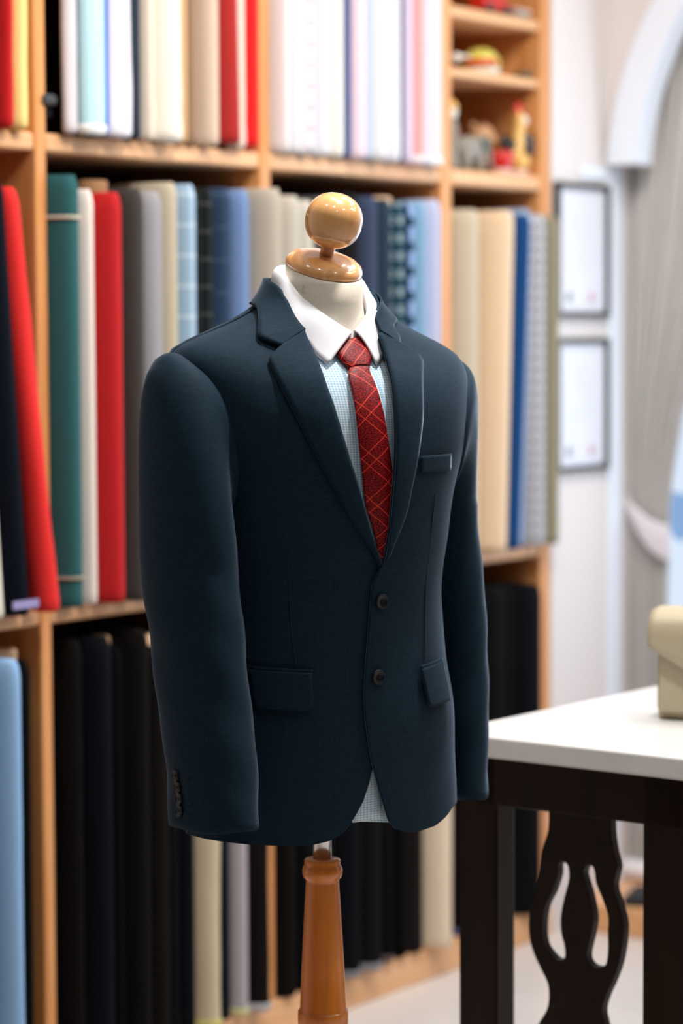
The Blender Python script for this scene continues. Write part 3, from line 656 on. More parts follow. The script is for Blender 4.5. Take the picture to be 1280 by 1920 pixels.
for i in range(25):
    t = i / 24; y = -.004 + (-.122 + .004) * t; zc = .955 - .088 * math.sin(t * PI * .5)
    hw = .018 + .026 * math.sin(t * PI * .5)
    rows.append([(-.022 - .006 * math.sin(PI * t), y + .2, zc - .065 + hw), (-.027 - .006 * math.sin(PI * t), y + .2, zc - .065), (-.022 - .006 * math.sin(PI * t), y + .2, zc - .065 - hw)])
grid(bm, rows); subsurf(solid(obj('tieback_band', bm, M_TIEBACK, r), .003, 0), 1)

# items on the window platform
bm = bmesh.new(); add_box(bm, (-.06, -.09, 0), (.06, .09, .05)); c_ = subsurf(bev(obj('floor_cushion', bm, M_WHITE, None), .02, 3), 1); c_.location = (2.06, -.05, .0645)
tag(c_, 'white cushion on the window platform, seen under the table', 'cushion')
bm = bmesh.new(); add_box(bm, (-.07, -.06, 0), (.07, .06, .022)); c_ = bev(obj('black_folder', bm, M_SHOE, None, smooth=False), .008, 3); c_.location = (1.835, -.172, .0645); c_.rotation_euler = (0, 0, .3)
tag(c_, 'flat black case lying on the window platform, seen under the table', 'case')

# ------------------------------------------------------------------ table
TZ = .76
t = empty('console_table', (-.07985, -.85513, 0), rad(-92.3)); tag(t, 'dark wooden console table with a white stone top and pierced splat', 'table')
# local x runs along the short end (to the right in view), local y runs away along the side
TL, TW = 1.25, .425
o = box('table_top', (0, 0, TZ - .0325), (TW, TL, TZ), M_STONE, t, bw=0); bev(o, .004, 3)
for (nm, lo, hi) in (('apron', (.02, .03, .652), (TW - .02, .055, TZ - .0325)), ('apron', (.02, TL - .055, .652), (TW - .02, TL - .03, TZ - .0325)), ('apron', (.022, .055, .660), (.044, TL - .055, TZ - .0325)), ('apron', (TW - .044, .055, .660), (TW - .022, TL - .055, TZ - .0325))): box(nm, lo, hi, M_DARK, t, bw=.002)
for lx in (.011, .3335):
    for ly in (.030, TL - .08):
        bm = bmesh.new(); vs = add_box(bm, (lx, ly, 0), (lx + .0695, ly + .05, TZ - .033)); bev(obj('leg', bm, M_DARK, t, smooth=False), .004)
box('side_rail', (.10, .20, .622), (.118, .9, .645), M_DARK, t)
box('stretcher', (.08, .042, .10), (.335, .062, .15), M_DARK, t)
SL = [(0.1676, 0.66), (0.1663, 0.6239), (0.1564, 0.5924), (0.1518, 0.5542), (0.1414, 0.5224), (0.1339, 0.4981), (0.132, 0.4745), (0.1339, 0.4538), (0.1415, 0.4331), (0.1557, 0.4094), (0.1651, 0.3939), (0.168, 0.3751), (0.1642, 0.3527), (0.1492, 0.3278), (.14, .30), (.145, .25), (.16, .21), (.165, .15)]
SR = [(0.2715, 0.66), (0.2716, 0.6312), (0.2762, 0.6027), (0.2825, 0.5816), (0.2763, 0.5525), (0.2840, 0.5292), (0.2925, 0.5053), (0.2936, 0.4882), (0.2915, 0.4675), (0.285, 0.4375), (0.2732, 0.4079), (0.2642, 0.3899), (0.2569, 0.3657), (0.2616, 0.3458), (.272, .30), (.267, .25), (.252, .21), (.247, .15)]
H1 = [(0.191, 0.5806), (0.1994, 0.5761), (0.2022, 0.5685), (0.2022, 0.5518), (0.1939, 0.5229), (0.1884, 0.495), (0.1893, 0.472), (0.195, 0.4536), (0.1959, 0.437), (0.1903, 0.4297), (0.1782, 0.4288), (0.1651, 0.4381), (0.1557, 0.4496), (0.1528, 0.4733), (0.1575, 0.5061), (0.1706, 0.531), (0.1799, 0.5577), (0.1799, 0.5705), (0.1836, 0.5781)]
H2 = [(0.239, 0.5809), (0.2444, 0.5776), (0.2472, 0.5701), (0.25, 0.5539), (0.261, 0.5316), (0.2711, 0.5085), (0.2738, 0.4853), (0.273, 0.4544), (0.2658, 0.4344), (0.254, 0.4279), (0.2412, 0.4284), (0.232, 0.4358), (0.231, 0.4484), (0.2392, 0.4805), (0.2419, 0.5022), (0.2345, 0.5345), (0.2243, 0.5633), (0.2271, 0.5739), (0.2325, 0.5793)]
H1 = [(x * 1.0 - (.006 if 0 else 0), z) for x, z in H1]; H2 = [(min(x, .2700), z) for x, z in H2]
cu = bpy.data.curves.new('splat', 'CURVE'); cu.dimensions = '2D'; cu.fill_mode = 'BOTH'; cu.extrude = .0075; cu.bevel_depth = .0015
def spline(pts):
    s = cu.splines.new('POLY'); s.points.add(len(pts) - 1)
    for p, q in zip(s.points, pts): p.co = (q[0], q[1], 0, 1)
    s.use_cyclic_u = True
def smooth_loop(pts, n): 
    P = lerp_list([(p[0], p[1], 0) for p in pts], n); return [(p.x, p.y) for p in P]
spline(smooth_loop(SL, 60) + list(reversed(smooth_loop(SR, 60))))
for Hh in (H1, H2): spline(smooth_loop(Hh + [Hh[0]], 60)[:-1])
tmp = bpy.data.objects.new('splat_tmp', cu); COL.objects.link(tmp)
dg = bpy.context.evaluated_depsgraph_get(); me = bpy.data.meshes.new_from_object(tmp.evaluated_get(dg)); me.name = 'splat'
bpy.data.objects.remove(tmp)
sp = bpy.data.objects.new('splat', me); COL.objects.link(sp); sp.parent = t; me.materials.clear(); me.materials.append(M_DARK)
sp.matrix_local = Matrix(((1, 0, 0, 0), (0, 0, -1, .050), (0, 1, 0, 0), (0, 0, 0, 1)))

# ------------------------------------------------------------------ handbag
hb = empty('handbag', (.272, -1.172, TZ + .0005), rad(-79)); tag(hb, 'taupe leather flap handbag standing on the white table', 'handbag')
# local x: right along the bag front ; y: away
bw_, bd_, bh_ = .125, .045, .150
bm = bmesh.new(); rows = []
for z, k in ((0, .90), (.006, .97), (.02, 1.0), (.08, .985), (.14, .94), (.15, .90)):
    rows.append([(bw_ * (.98 if z < .01 else 1) * math.copysign(abs(math.sin(2 * PI * j / 40))**.28, math.sin(2 * PI * j / 40)) * (1 - .02 * (z / .15)), -bd_ * k * math.copysign(abs(math.cos(2 * PI * j / 40))**.5, math.cos(2 * PI * j / 40)), z) for j in range(40)])
V = grid(bm, rows, True); bm.faces.new(V[0]); bm.faces.new(V[-1]); obj('bag_body', bm, M_BAGSIDE, hb)
bm = bmesh.new()
poly_prism(bm, [(-bw_ + .012, .012), (bw_ - .012, .012), (bw_ - .014, .13), (-bw_ + .014, .13)], .006, lambda u, v, w: (u, -bd_ - .001 - w + .004 * (v / .13), v)); bev(obj('front_panel', bm, M_BAG, hb, smooth=False), .004, 3)
bm = bmesh.new(); rows = []
prof = [(.048, .100), (.052, .140), (.046, .158), (.030, .165), (.0, .167), (-.03, .165), (-.047, .157), (-.052, .145), (-.053, .120)]
for (y, z) in prof[:-1]: rows.append([(x, y, z) for x in [(-bw_ - .003) + (2 * bw_ + .006) * i / 24 for i in range(25)]])
# front flap drops to a V
for f_ in (.25, .5, .75, 1.0):
    row = []
    for i in range(25):
        x = (-bw_ - .003) + (2 * bw_ + .006) * i / 24; dz = .114 - .072 * (1 - abs(x) / (bw_ + .003)) ; z = .145 + (dz - .145) * f_; row.append((x, -.0545 - .001 * f_, z))
    rows.append(row)
grid(bm, rows); solid(obj('flap', bm, M_BAG, hb), .004, 1)
bm = bmesh.new()
for k in range(9):
    cx = -.075 + .02 * k; add_tube(bm, [(cx + .011 * math.cos(a), .0 + (.005 * math.sin(a) if k % 2 else 0), .173 + (.0 if k % 2 else .006 * math.sin(a)) + .004 * math.sin(k)) for a in [2 * PI * q / 12 for q in range(12)]], .0028, 6, True)
obj('chain_strap', bm, M_BRASS, hb)

# ------------------------------------------------------------------ the dressed form
PHI = 35.0
FORM = (-.5239, -.9573, 0.); FROT = rad(35.555 - 90 + PHI)
PROF = [(.66,.203,.127,.118,.010),(.75,.199,.129,.120,.010),(.84,.192,.131,.119,.010),(.93,.180,.130,.112,.010),(1.01,.170,.129,.104,.010),
(1.10,.180,.134,.108,.007),(1.18,.197,.137,.113,.003),(1.25,.213,.130,.114,0),(1.29,.221,.118,.110,.002),(1.315,.222,.104,.102,.006),
(1.332,.212,.091,.092,.008),(1.347,.183,.080,.083,.008),(1.362,.145,.071,.075,.008),(1.377,.112,.064,.069,.007),(1.392,.088,.060,.065,.004),
(1.41,.074,.058,.062,0),(1.43,.066,.058,.060,-.003),(1.46,.062,.057,.058,-.005)]
def spl(z):
    P = PROF
    if z <= P[0][0]: return P[0][1:]
    if z >= P[-1][0]: return P[-1][1:]
    i = 0
    while not (P[i][0] <= z <= P[i + 1][0]): i += 1
    h = P[i + 1][0] - P[i][0]; u = (z - P[i][0]) / h; out = []
    for k in range(1, 5):
        def sl(j):
            j0, j1 = max(j - 1, 0), min(j + 1, len(P) - 1)
            return (P[j1][k] - P[j0][k]) / (P[j1][0] - P[j0][0])
        m0, m1 = sl(i) * h, sl(i + 1) * h; a, b_ = P[i][k], P[i + 1][k]
        out.append((2*u**3-3*u*u+1)*a + (u**3-2*u*u+u)*m0 + (-2*u**3+3*u*u)*b_ + (u**3-u*u)*m1)
    return out
NE = 2.25
def ring(td, z, off=0.):
    a, bf, bb, yc = spl(z); s, c = math.sin(rad(td)), math.cos(rad(td))
    b_ = (bf if c > 0 else bb) + off; a += off; e = 2 / NE
    x = a * math.copysign(abs(s)**e, s); y = yc - b_ * math.copysign(abs(c)**e, c)
    k = min(max((z - 1.1) / .2, 0), 1)
    return Vector((x, y, z - .03 * x * k))
def nrm(td, z):
    p = ring(td, z); q = ring(td + .5, z) - ring(td - .5, z); w_ = ring(td, z + .002) - ring(td, z - .002)
    n_ = q.cross(w_); n_.normalize()
    if n_.length < .5: n_ = Vector((math.sin(rad(td)), -math.cos(rad(td)), 0))
    return n_
def on(td, z, off=0.):
    return ring(td, z) + nrm(td, z) * off

# stand
fm = empty('dress_form', FORM, FROT); tag(fm, 'linen tailor dress form with wooden ball finial on a turned stand', 'dress form')
bm = bmesh.new()
TILT = rad(21)
Rt = Matrix.Rotation(TILT, 4, 'X')          # forward: +Z leans to -Y
capc = Vector((0, -.012, 1.447))
rows = []
SEG = 48
for z, a_, b_, y in ((.77, .175, .113, .005), (.84, .172, .112, .005), (1.0, .150, .10, .005), (1.18, .175, .115, 0), (1.28, .17, .09, .002), (1.325, .13, .075, .004), (1.35, .085, .064, .002), (1.372, .060, .0555, -.004), (1.395, .0525, .0525, -.008), (1.42, .051, .052, -.010)):
    rows.append([Vector((a_ * math.sin(2 * PI * k / SEG), y - b_ * math.cos(2 * PI * k / SEG), z)) for k in range(SEG)])
rows.append([capc + Rt @ Vector((.0505 * math.sin(2 * PI * k / SEG), -.0535 * math.cos(2 * PI * k / SEG), -.007)) for k in range(SEG)])
V = grid(bm, rows, True); bm.faces.new(V[0]); bm.faces.new(V[-1]); obj('torso', bm, M_LINEN, fm)
mt = Matrix.Translation(capc) @ Rt
bm = bmesh.new(); add_lathe(bm, [(0, -.008), (.049, -.008), (.0515, -.005), (.0515, -.001), (.049, .004), (.043, .0085), (.033, .0115), (.022, .013), (0, .0135)], 56, mt); obj('neck_cap', bm, M_KNOB, fm)
bm = bmesh.new(); add_lathe(bm, [(.0095, .010), (.0094, .018), (.0102, .034), (.011, .036)], 32, mt); obj('finial_stem', bm, M_KNOB, fm)
bm = bmesh.new()
prof = []
for k in range(25):
    th = PI * k / 24; rr_ = .0378; e = .90
    prof.append((rr_ * math.sin(th)**e, (.0605) - .0362 * math.copysign(abs(math.cos(th))**e, math.cos(th))))
add_lathe(bm, prof, 64, mt); obj('finial_ball', bm, M_KNOB, fm)
lathe('steel_rod', [(.0125, .63), (.0125, .78)], M_STEEL, fm, 32)
P_ = [(.0, .4), (.034, .40), (.034, .443), (.0335, .447), (.032, .4475), (.0312, .45), (.0290, .50), (.0252, .57), (.0222, .622), (.0222, .626), (.0250, .6285), (.0268, .634), (.0270, .639), (.0255, .6435), (.0240, .6455), (.0243, .650), (.0241, .6525), (.022, .654), (.0, .654)]
lathe('stand_pole', P_, M_POLE, fm, 56)
lathe('stand_base', [(0, .16), (.05, .16), (.052, .18), (.045, .22), (.036, .26), (.040, .30), (.044, .33), (.036, .37), (.034, .40), (0, .40)], M_POLE, fm, 48)
for k in range(3):
    a_ = 2 * PI * k / 3 + .5
    pts = [(math.cos(a_) * r_, math.sin(a_) * r_, z_) for r_, z_ in ((.03, .24), (.09, .23), (.15, .16), (.20, .07), (.25, .028), (.285, .020))]
    P3 = lerp_list(pts, 16); tube('foot', P3, [.022 - .006 * i / 15 for i in range(16)], M_POLE, fm, 14)

# ---- shirt
sh = empty('dress_shirt', FORM, FROT); tag(sh, 'sky blue gingham shirt with white collar worn under the navy jacket', 'shirt')
SO = -.011
def arc_u(td, z):
    a, bf, bb, yc = spl(z); return rad(td) * (a + bf) / 2 * .93
bm = bmesh.new(); rows = []; zs = []; N = 72
z = .7185
while z < 1.372: zs.append(z); z += .012
tds = [-180 + 360 * j / N for j in range(N)]
for z in zs:
    hem = max(0, 1 - (z - .7185) / .1)
    rows.append([ring(td, z + hem * (.0012 - .00055 * max(-15, min(20, td))), SO - .002 * max(0, math.cos(rad(td * 14))) * (1 if abs(td) < 60 and z < 1.25 else 0)) for td in tds])
grid(bm, rows, True, lambda i, j: (arc_u(-180 + 360 * j / N, 1.15), zs[i])); obj('shirt_body', bm, M_GING, sh)
# placket strip
bm = bmesh.new(); pz = [.722 + (1.352 - .722) * i / 50 for i in range(51)]
grid(bm, [[on(td, z, SO + .0025) for td in (-6, -3.5, -1, 1.5, 4.0)] for z in pz], False, lambda i, j: (arc_u(-6 + 2.5 * j, 1.15), pz[i])); solid(obj('placket', bm, M_GING, sh), .002)
def strip(name, inner, outer, n, cross, offf, mat, parent, thick, dirn=None, base=0., uvs=False, sub=1):
    I = lerp_list([(p[0] * .004, p[1], 0) for p in inner], n) if len(inner) != n else [Vector((p[0] * .004, p[1], 0)) for p in inner]
    O = lerp_list([(p[0] * .004, p[1], 0) for p in outer], n) if len(outer) != n else [Vector((p[0] * .004, p[1], 0)) for p in outer]
    rows = []; uvl = []
    for i in range(n):
        row = []; ur = []
        for j in range(cross):
            t_ = j / (cross - 1); q = I[i].lerp(O[i], t_); td = q.x / .004
            row.append(on(td, q.y, base + offf(i / (n - 1), t_))); ur.append((arc_u(td, q.y), q.y))
        rows.append(row); uvl.append(ur)
    bm = bmesh.new(); grid(bm, rows, False, lambda a_, b_: uvl[a_][b_]); o_ = obj(name, bm, mat, parent); solid(o_, thick, 1)
    if sub: subsurf(o_, sub)
    return o_
def matched(pts, m, corners):
    P = [Vector((p[0] * .004, p[1], 0)) for p in pts]; out = []
    n_ = len(P)
    for i in range(n_ - 1):
        p1, p2 = P[i], P[i + 1]; L = (p2 - p1).length
        m1 = (p2 - P[i - 1]) / 2 if (i > 0 and i not in corners) else (p2 - p1)
        m2 = (P[i + 2] - p1) / 2 if (i + 2 < n_ and i + 1 not in corners) else (p2 - p1)
        for mm in (m1, m2):
            if mm.length > L * 1.3: mm *= L * 1.3 / mm.length
        for k in range(m):
            t_ = k / m
            out.append((2*t_**3-3*t_*t_+1)*p1 + (t_**3-2*t_*t_+t_)*m1 + (-2*t_**3+3*t_*t_)*p2 + (t_**3-t_*t_)*m2)
    out.append(P[-1]); return out
def band(name, inner, outer, m, cross, offf, mat, parent, thick, base=0., ci_=(), co_=(), bevw=0):
    I, O = matched(inner, m, ci_), matched(outer, m, co_); n_ = len(I); rows = []; uvl = []
    for i in range(n_):
        row = []; ur = []
        for j in range(cross):
            t_ = j / (cross - 1); q = I[i].lerp(O[i], t_); td = q.x / .004
            row.append(on(td, q.y, base + offf(i / (n_ - 1), t_))); ur.append((arc_u(td, q.y), q.y))
        rows.append(row); uvl.append(ur)
    bm = bmesh.new(); grid(bm, rows, False, lambda a_, b_: uvl[a_][b_]); o_ = obj(name, bm, mat, parent); solid(o_, thick, 1)
    return o_
# collar: explicit 3-D band, inner (fold) edge and outer edge
def P3(td, z, off): return on(td, z, off)
ci = [(2.4, 1.3575), (-16.5, 1.3834), (-50.6, 1.4035), (-80, 1.424), (-100, 1.4385), (-140, 1.445), (-180, 1.446), (-220, 1.443), (-255, 1.434), (-285, 1.424), (-310, 1.4115), (-330, 1.392), (-350, 1.364)]
co = [(-10.8, 1.3180), (-17.7, 1.3445), (-44.6, 1.3788), (-80, 1.405), (-105, 1.416), (-140, 1.418), (-180, 1.418), (-220, 1.414), (-258, 1.406), (-290, 1.392), (-322, 1.370), (-340, 1.345), (-354.5, 1.3189)]
def coff(s, t_): return .003 + .004 * math.sin(PI * t_) + .003 * t_
def neck_pt(td, z, a_=.0590, b_=.0605): return Vector((a_ * math.sin(rad(td)), -.008 - b_ * math.cos(rad(td)), z))
ih = [(3, 1.3580), (-15, 1.3678), (-30, 1.378), (-45, 1.3893), (-60, 1.4016), (-75, 1.4165), (-90, 1.433), (-115, 1.442), (-150, 1.446), (-180, 1.446), (-210, 1.445), (-245, 1.440), (-270, 1.431), (-285, 1.4145), (-300, 1.400), (-315, 1.3880), (-330, 1.3770), (-345, 1.367), (-353, 1.3605)]
oh = [(-10.8, 1.3180), (-14, 1.3310), (-17.7, 1.3445), (-28, 1.3580), (-44.6, 1.3788), (-72, 1.3995), (-98, 1.4140), (-120, 1.419), (-150, 1.421), (-180, 1.421), (-210, 1.420), (-240, 1.415), (-262, 1.409), (-288, 1.3945), (-315, 1.3760), (-328, 1.364), (-338, 1.350), (-348, 1.334), (-354.5, 1.3190)]
IP = lerp_list([neck_pt(td, z) for td, z in ih], 120); 
def lerp_match(P, m):
    out = []
    for i in range(len(P) - 1):
        p1, p2 = P[i], P[i + 1]; L = (p2 - p1).length
        m1 = (P[i + 1] - P[i - 1]) / 2 if i > 0 else p2 - p1; m2 = (P[i + 2] - P[i]) / 2 if i + 2 < len(P) else p2 - p1
        for mm in (m1, m2):
            if mm.length > 1.2 * L: mm *= 1.2 * L / mm.length
        for k in range(m):
            t_ = k / m; out.append((2*t_**3-3*t_*t_+1)*p1 + (t_**3-2*t_*t_+t_)*m1 + (-2*t_**3+3*t_*t_)*p2 + (t_**3-t_*t_)*m2)
    return out + [P[-1]]
IP = lerp_match([neck_pt(td, z) for td, z in ih], 6); OP = lerp_match([on(td, z, SO + .0065) for td, z in oh], 6)
rows = []
for p_, q_ in zip(IP, OP):
    out_ = Vector((p_.x, p_.y + .008, 0)).normalized()
    rows.append([p_.lerp(q_, j / 8) + (out_ * .7 + Vector((0, 0, .5))) * .0045 * math.sin(PI * (j / 8)**.7) for j in range(9)])
bm = bmesh.new(); grid(bm, rows); solid(obj('collar', bm, M_WHITE, sh), .002, 0)
rows = [[p_ + Vector((0, 0, -.0005)), p_ * 1.0 + Vector((-p_.x * .03, -(p_.y + .008) * .03, -.012)), p_ + Vector((-p_.x * .02, -(p_.y + .008) * .02, -.026))] for p_ in IP]
bm = bmesh.new(); grid(bm, rows); solid(obj('collar_stand', bm, simple('collar_stand_cotton', rgb(214, 212, 222), .75, noise=.04, nscale=200), sh), .0015, 0)
# ---- tie
ti = empty('necktie', FORM, FROT); tag(ti, 'red check necktie knotted at the white collar', 'necktie')
bl = [(-3.83, 1.3133), (-5.8, 1.2975), (-6.64, 1.2216), (-4.41, 1.1428), (-0.59, 1.102), (2.0, 1.06), (3.4, 1.03)]
brt = [(1.97, 1.3152), (1.43, 1.3063), (2.71, 1.2398), (4.8, 1.1866), (7.82, 1.1383), (8.6, 1.0874), (9.0, 1.03)]
strip('tie_blade', bl, brt, 60, 9, lambda s, t_: .0065 + .0035 * math.sin(PI * t_) , M_TIE, ti, .003, base=SO)
kl = [(-1.4, 1.3492), (-4.3, 1.3400), (-6.1, 1.3310), (-4.9, 1.3210), (-3.7, 1.3135)]
kr = [(9.1, 1.3512), (7.8, 1.3420), (6.0, 1.3330), (3.8, 1.3240), (2.1, 1.3165)]
def koff(s, t_): return .0065 + .0062 * math.sin(PI * t_)**.5 * (.7 + .3 * math.sin(PI * min(1, s * .9 + .1)))
band('tie_knot', kl, kr, 6, 13, koff, M_TIE, ti, .002, base=SO)

# ---- jacket
jk = empty('suit_jacket', FORM, FROT); tag(jk, 'navy two-button suit jacket hanging on the dress form', 'jacket')
rollL = [(1.055, .2), (1.0566, 1.57), (1.076, -.47), (1.107, -3.45), (1.1571, -8.15), (1.2196, -13.33), (1.2817, -16.23), (1.3294, -18.0), (1.3539, -22.1), (1.382, -42.4), (1.397, -60), (1.4133, -78)]
rollR = [(1.056, 1.4), (1.0627, 2.52), (1.102, 3.92), (1.1556, 4.3), (1.2086, 4.6), (1.2615, 5.2), (1.3089, 7.2), (1.3463, 10.6), (1.3682, 15.2), (1.3818, 22), (1.397, 50), (1.4133, 78)]
def wr(z):   # gentle drape
    return .0012 * math.sin(z * 31 + .6) + .0008 * math.sin(z * 53)
# right front panel (under)
ER = [(.6990, -27), (.6994, -25.3), (.7030, -16.75), (.7125, -10.51), (.7312, -6.71), (.7498, -3.62), (.7733, -1.47), (.7925, -.5), (.80, 2), (.82, 6), (1.03, 7), (1.05, 5), (1.0545, 1.2)] + rollL[1:]
EL = [(.7002, 20), (.7006, 14), (.7085, 7.77), (.72, 4.67), (.7649, .89), (.7925, -.68), (.8083, -1.6), (.858, -3.82), (.8927, -4.23), (.9271, -3.58), (.9957, -1.73), (1.0323, -.98), (1.052, 1.0)] + rollR[0:]
def hemR(td): return interp([(-180, .012), (-92, .0087), (-64, .0063), (-38, .0022), (-27, 0)], td) 
def hemL(td): return interp([(0, 0), (20, 0), (30, .002), (40, .010), (48, .019), (92, .019), (180, .010)], td)
def panel(name, E, side, hemf, zlo, off, ztop=1.412, sgn=-1):
    zs = [zlo + .0001] + [zlo + .0015 * k for k in range(1, 8)] + [zlo + .012 + (.8 - zlo - .012) * k / 14 for k in range(0, 15)]
    k = .812
    while k < ztop: zs.append(k); k += .0085
    zs.append(ztop)
    rows = []; NC = 46
    for z in zs:
        e = interp(E, z); row = []
        for j in range(NC + 1):
            t_ = j / NC; t_ = t_**1.35; td = e + (side - e) * t_
            zz = z + hemf(td) * max(0, (.80 - z) / (.80 - zlo))
            row.append(ring(td, zz) + nrm(td, zz) * (off + wr(zz) * min(1, abs(td) / 40)))
        rows.append(row)
    bm = bmesh.new(); grid(bm, rows); o_ = obj(name, bm, M_SUIT, jk); 
    sd = solid(o_, .0028, -1); return o_
panel('front_panel', ER, -95, hemR, .6990, 0.)
panel('front_panel', EL, 95, hemL, .7002, .0045, sgn=1)
# back panel
zs = [.712 + (1.414 - .712) * i / 60 for i in range(61)]
bm = bmesh.new(); rows = [[ring(td, z + hemL(abs(180 - td) if td > 180 else 180) * 0, .0012) for td in [94 + 172 * j / 48 for j in range(49)]] for z in zs]
grid(bm, rows); solid(obj('back_panel', bm, M_SUIT, jk), .0028, -1)
# lapels
LR = [(-22.1, 1.3545), (-16.5, 1.3294), (-16.23, 1.2817), (-13.33, 1.2196), (-8.15, 1.1571), (-3.45, 1.107), (-0.47, 1.076), (1.57, 1.0566)]
LO = [(-34.8, 1.3182), (-33.02, 1.2756), (-28.6, 1.233), (-22.06, 1.185), (-11.66, 1.126), (-3.85, 1.0878), (-0.1, 1.0683), (1.7, 1.0560)]
def loff(s, t_):
    return .0022 + .0035 * (1 - t_) * (1 - .6 * s) + .0012 * math.sin(PI * t_)
band('lapel', LR, LO, 10, 9, loff, M_SUIT, jk, .0028)
RR = [(13.06, 1.3540), (10.1, 1.3463), (6.79, 1.3089), (4.82, 1.2615), (4.37, 1.2086), (3.9, 1.1556), (3.7, 1.102), (2.52, 1.0620)]
RO = [(24.6, 1.3240), (24.0, 1.318), (18.88, 1.2889), (16.07, 1.2344), (14.33, 1.1947), (12.32, 1.1586), (10.49, 1.1225), (4.94, 1.0775), (2.6, 1.0590)]
band('lapel', RR, RO, 10, 9, lambda s, t_: .0030 + loff(s, t_), M_SUIT, jk, .0028)
# jacket collar
ki = [(-22.1, 1.3555), (-32, 1.369), (-44, 1.383), (-62, 1.4005), (-80, 1.4145), (-110, 1.424), (-180, 1.428), (-250, 1.422), (-290, 1.406), (-325, 1.390), (-341, 1.374), (-347.0, 1.3545)]
ko = [(-28.37, 1.3339), (-42.05, 1.3448), (-54.35, 1.3621), (-70, 1.3763), (-88, 1.385), (-110, 1.389), (-180, 1.392), (-260, 1.386), (-305, 1.374), (-328, 1.365), (-336.2, 1.3505), (-341.9, 1.3385)]
def kof(s, t_): return .0035 + .0025 * (1 - t_) + (.0035 * (s - .75) / .25 if s > .75 else 0) + .0008 * math.sin(PI * t_)
band('collar', ki, ko, 9, 9, kof, M_SUIT, jk, .0028, co_=(1, 10))

# sleeves
def bez(a, b_, c, d, t_): return a * (1 - t_)**3 + b_ * 3 * (1 - t_)**2 * t_ + c * 3 * (1 - t_) * t_ * t_ + d * t_**3
def sleeve(s, arm, path, hemtilt, puff=.036):
    """s = -1 form's right, +1 form's left. arm: list of (theta, td, z) round the armhole; path: (z, x, y, hx, hy, rot)"""
    N = 48
    def ringp(zr, x, y, hx, hy, rot):
        out = []
        for k in range(N):
            th = 2 * PI * k / N            # 0 outer(top), 90 front, 180 inner, 270 back
            px_, py_ = hx * math.cos(th) * s, -hy * math.sin(th)
            c_, s_ = math.cos(rot), math.sin(rot)
            out.append(Vector((x + px_ * c_ - py_ * s_, y + px_ * s_ + py_ * c_, zr)))
        return out
    A = []; aloop = arm + [(360 + arm[0][0], arm[0][1], arm[0][2])]
    for k in range(N):
        th = 360 * k / N
        td = interp([(a_, b_) for a_, b_, c_ in aloop], th); z = interp([(a_, c_) for a_, b_, c_ in aloop], th)
        A.append(ring(td * s, z, .0065))
    # smooth the armhole loop
    for _ in range(3): A = [(A[k - 1] + A[k] * 2 + A[(k + 1) % N]) / 4 for k in range(N)]
    B = ringp(*path[0])
    cA = sum(A, Vector()) / N
    rows = [[A[k] - Vector((s * .010, 0, 0)) * .6 + (cA - A[k]) * .03 for k in range(N)]]
    for i in range(15):
        t_ = i / 14
        row = []
        for k in range(N):
            c = math.cos(2 * PI * k / N); up_ = (c + 1) / 2
            h = max(.01, A[k].z - B[k].z)
            out_ = Vector((s, -.15 * math.sin(2 * PI * k / N), .25 * up_))
            P1 = A[k] + out_ * (.008 + puff * up_); P2 = B[k] + Vector((0, 0, h * .55))
            row.append(bez(A[k], P1, P2, B[k], t_))
        rows.append(row)
    zt = [p[0] for p in path]
    n2 = 40
    for i in range(1, n2 + 1):
        z = path[0][0] + (path[-1][0] - path[0][0]) * i / n2
        # interpolate parameters (path is descending in z) with smooth curve
        vals = []
        for q in range(1, 6):
            tab = sorted((p[0], p[q]) for p in path)
            vals.append(sum(interp(tab, z + dz) for dz in (-.03, -.015, 0, .015, .03)) / 5)
        R_ = ringp(z, *vals)
        f_ = (i / n2)**6
        for k in range(N):
            R_[k].z += hemtilt * f_ * (R_[k].x - vals[0]) + .0015 * math.sin(k * .5 + z * 20) * f_
            amp = (.0012 if s < 0 else .0006) * math.sin(z * 38 + 2 * math.sin(2 * PI * k / N)) + .0008 * math.sin(z * 71 + k * .4)
            d = Vector((R_[k].x - vals[0], R_[k].y - vals[1], 0)); d.normalize(); R_[k] += d * amp
        rows.append(R_)
    # turned-in hem
    rows.append([p + Vector((0, 0, .004)) for p in [Vector((vals[0] + (p.x - vals[0]) * .95, vals[1] + (p.y - vals[1]) * .95, p.z)) for p in rows[-1]]])
    rows.append([Vector((p.x, p.y, p.z + .010)) for p in rows[-1]])
    bm = bmesh.new(); grid(bm, rows, True); o_ = obj('sleeve', bm, M_SUIT, jk); return o_, rows
armL = [(0, 87.5, 1.329), (22, 77, 1.3195), (45, 66, 1.3005), (62, 61.6, 1.278), (78, 60.0, 1.2555), (95, 59.5, 1.2294), (115, 60.0, 1.185), (132, 62, 1.150), (150, 70, 1.118), (180, 90, 1.10), (215, 112, 1.140), (255, 122, 1.22), (300, 118, 1.28), (335, 102, 1.318)]
pathL = [(1.07, -.2255, -.030, .0552, .0800, 0), (1.04, -.2258, -.035, .0545, .0785, 0), (1.0, -.2255, -.042, .054, .0765, 0), (.9, -.2235, -.062, .053, .074, 0), (.8, -.2240, -.080, .0515, .0715, 0), (.740, -.2270, -.092, .0505, .070, 0)]
slL, rowsL = sleeve(-1, armL, pathL, .02)
armR = [(0, 88, 1.332), (22, 74, 1.3195), (45, 60, 1.300), (62, 54, 1.278), (78, 51, 1.2555), (95, 50, 1.2294), (115, 54, 1.200), (145, 68, 1.155), (180, 90, 1.135), (215, 112, 1.160), (255, 122, 1.22), (300, 118, 1.28), (335, 102, 1.318)]
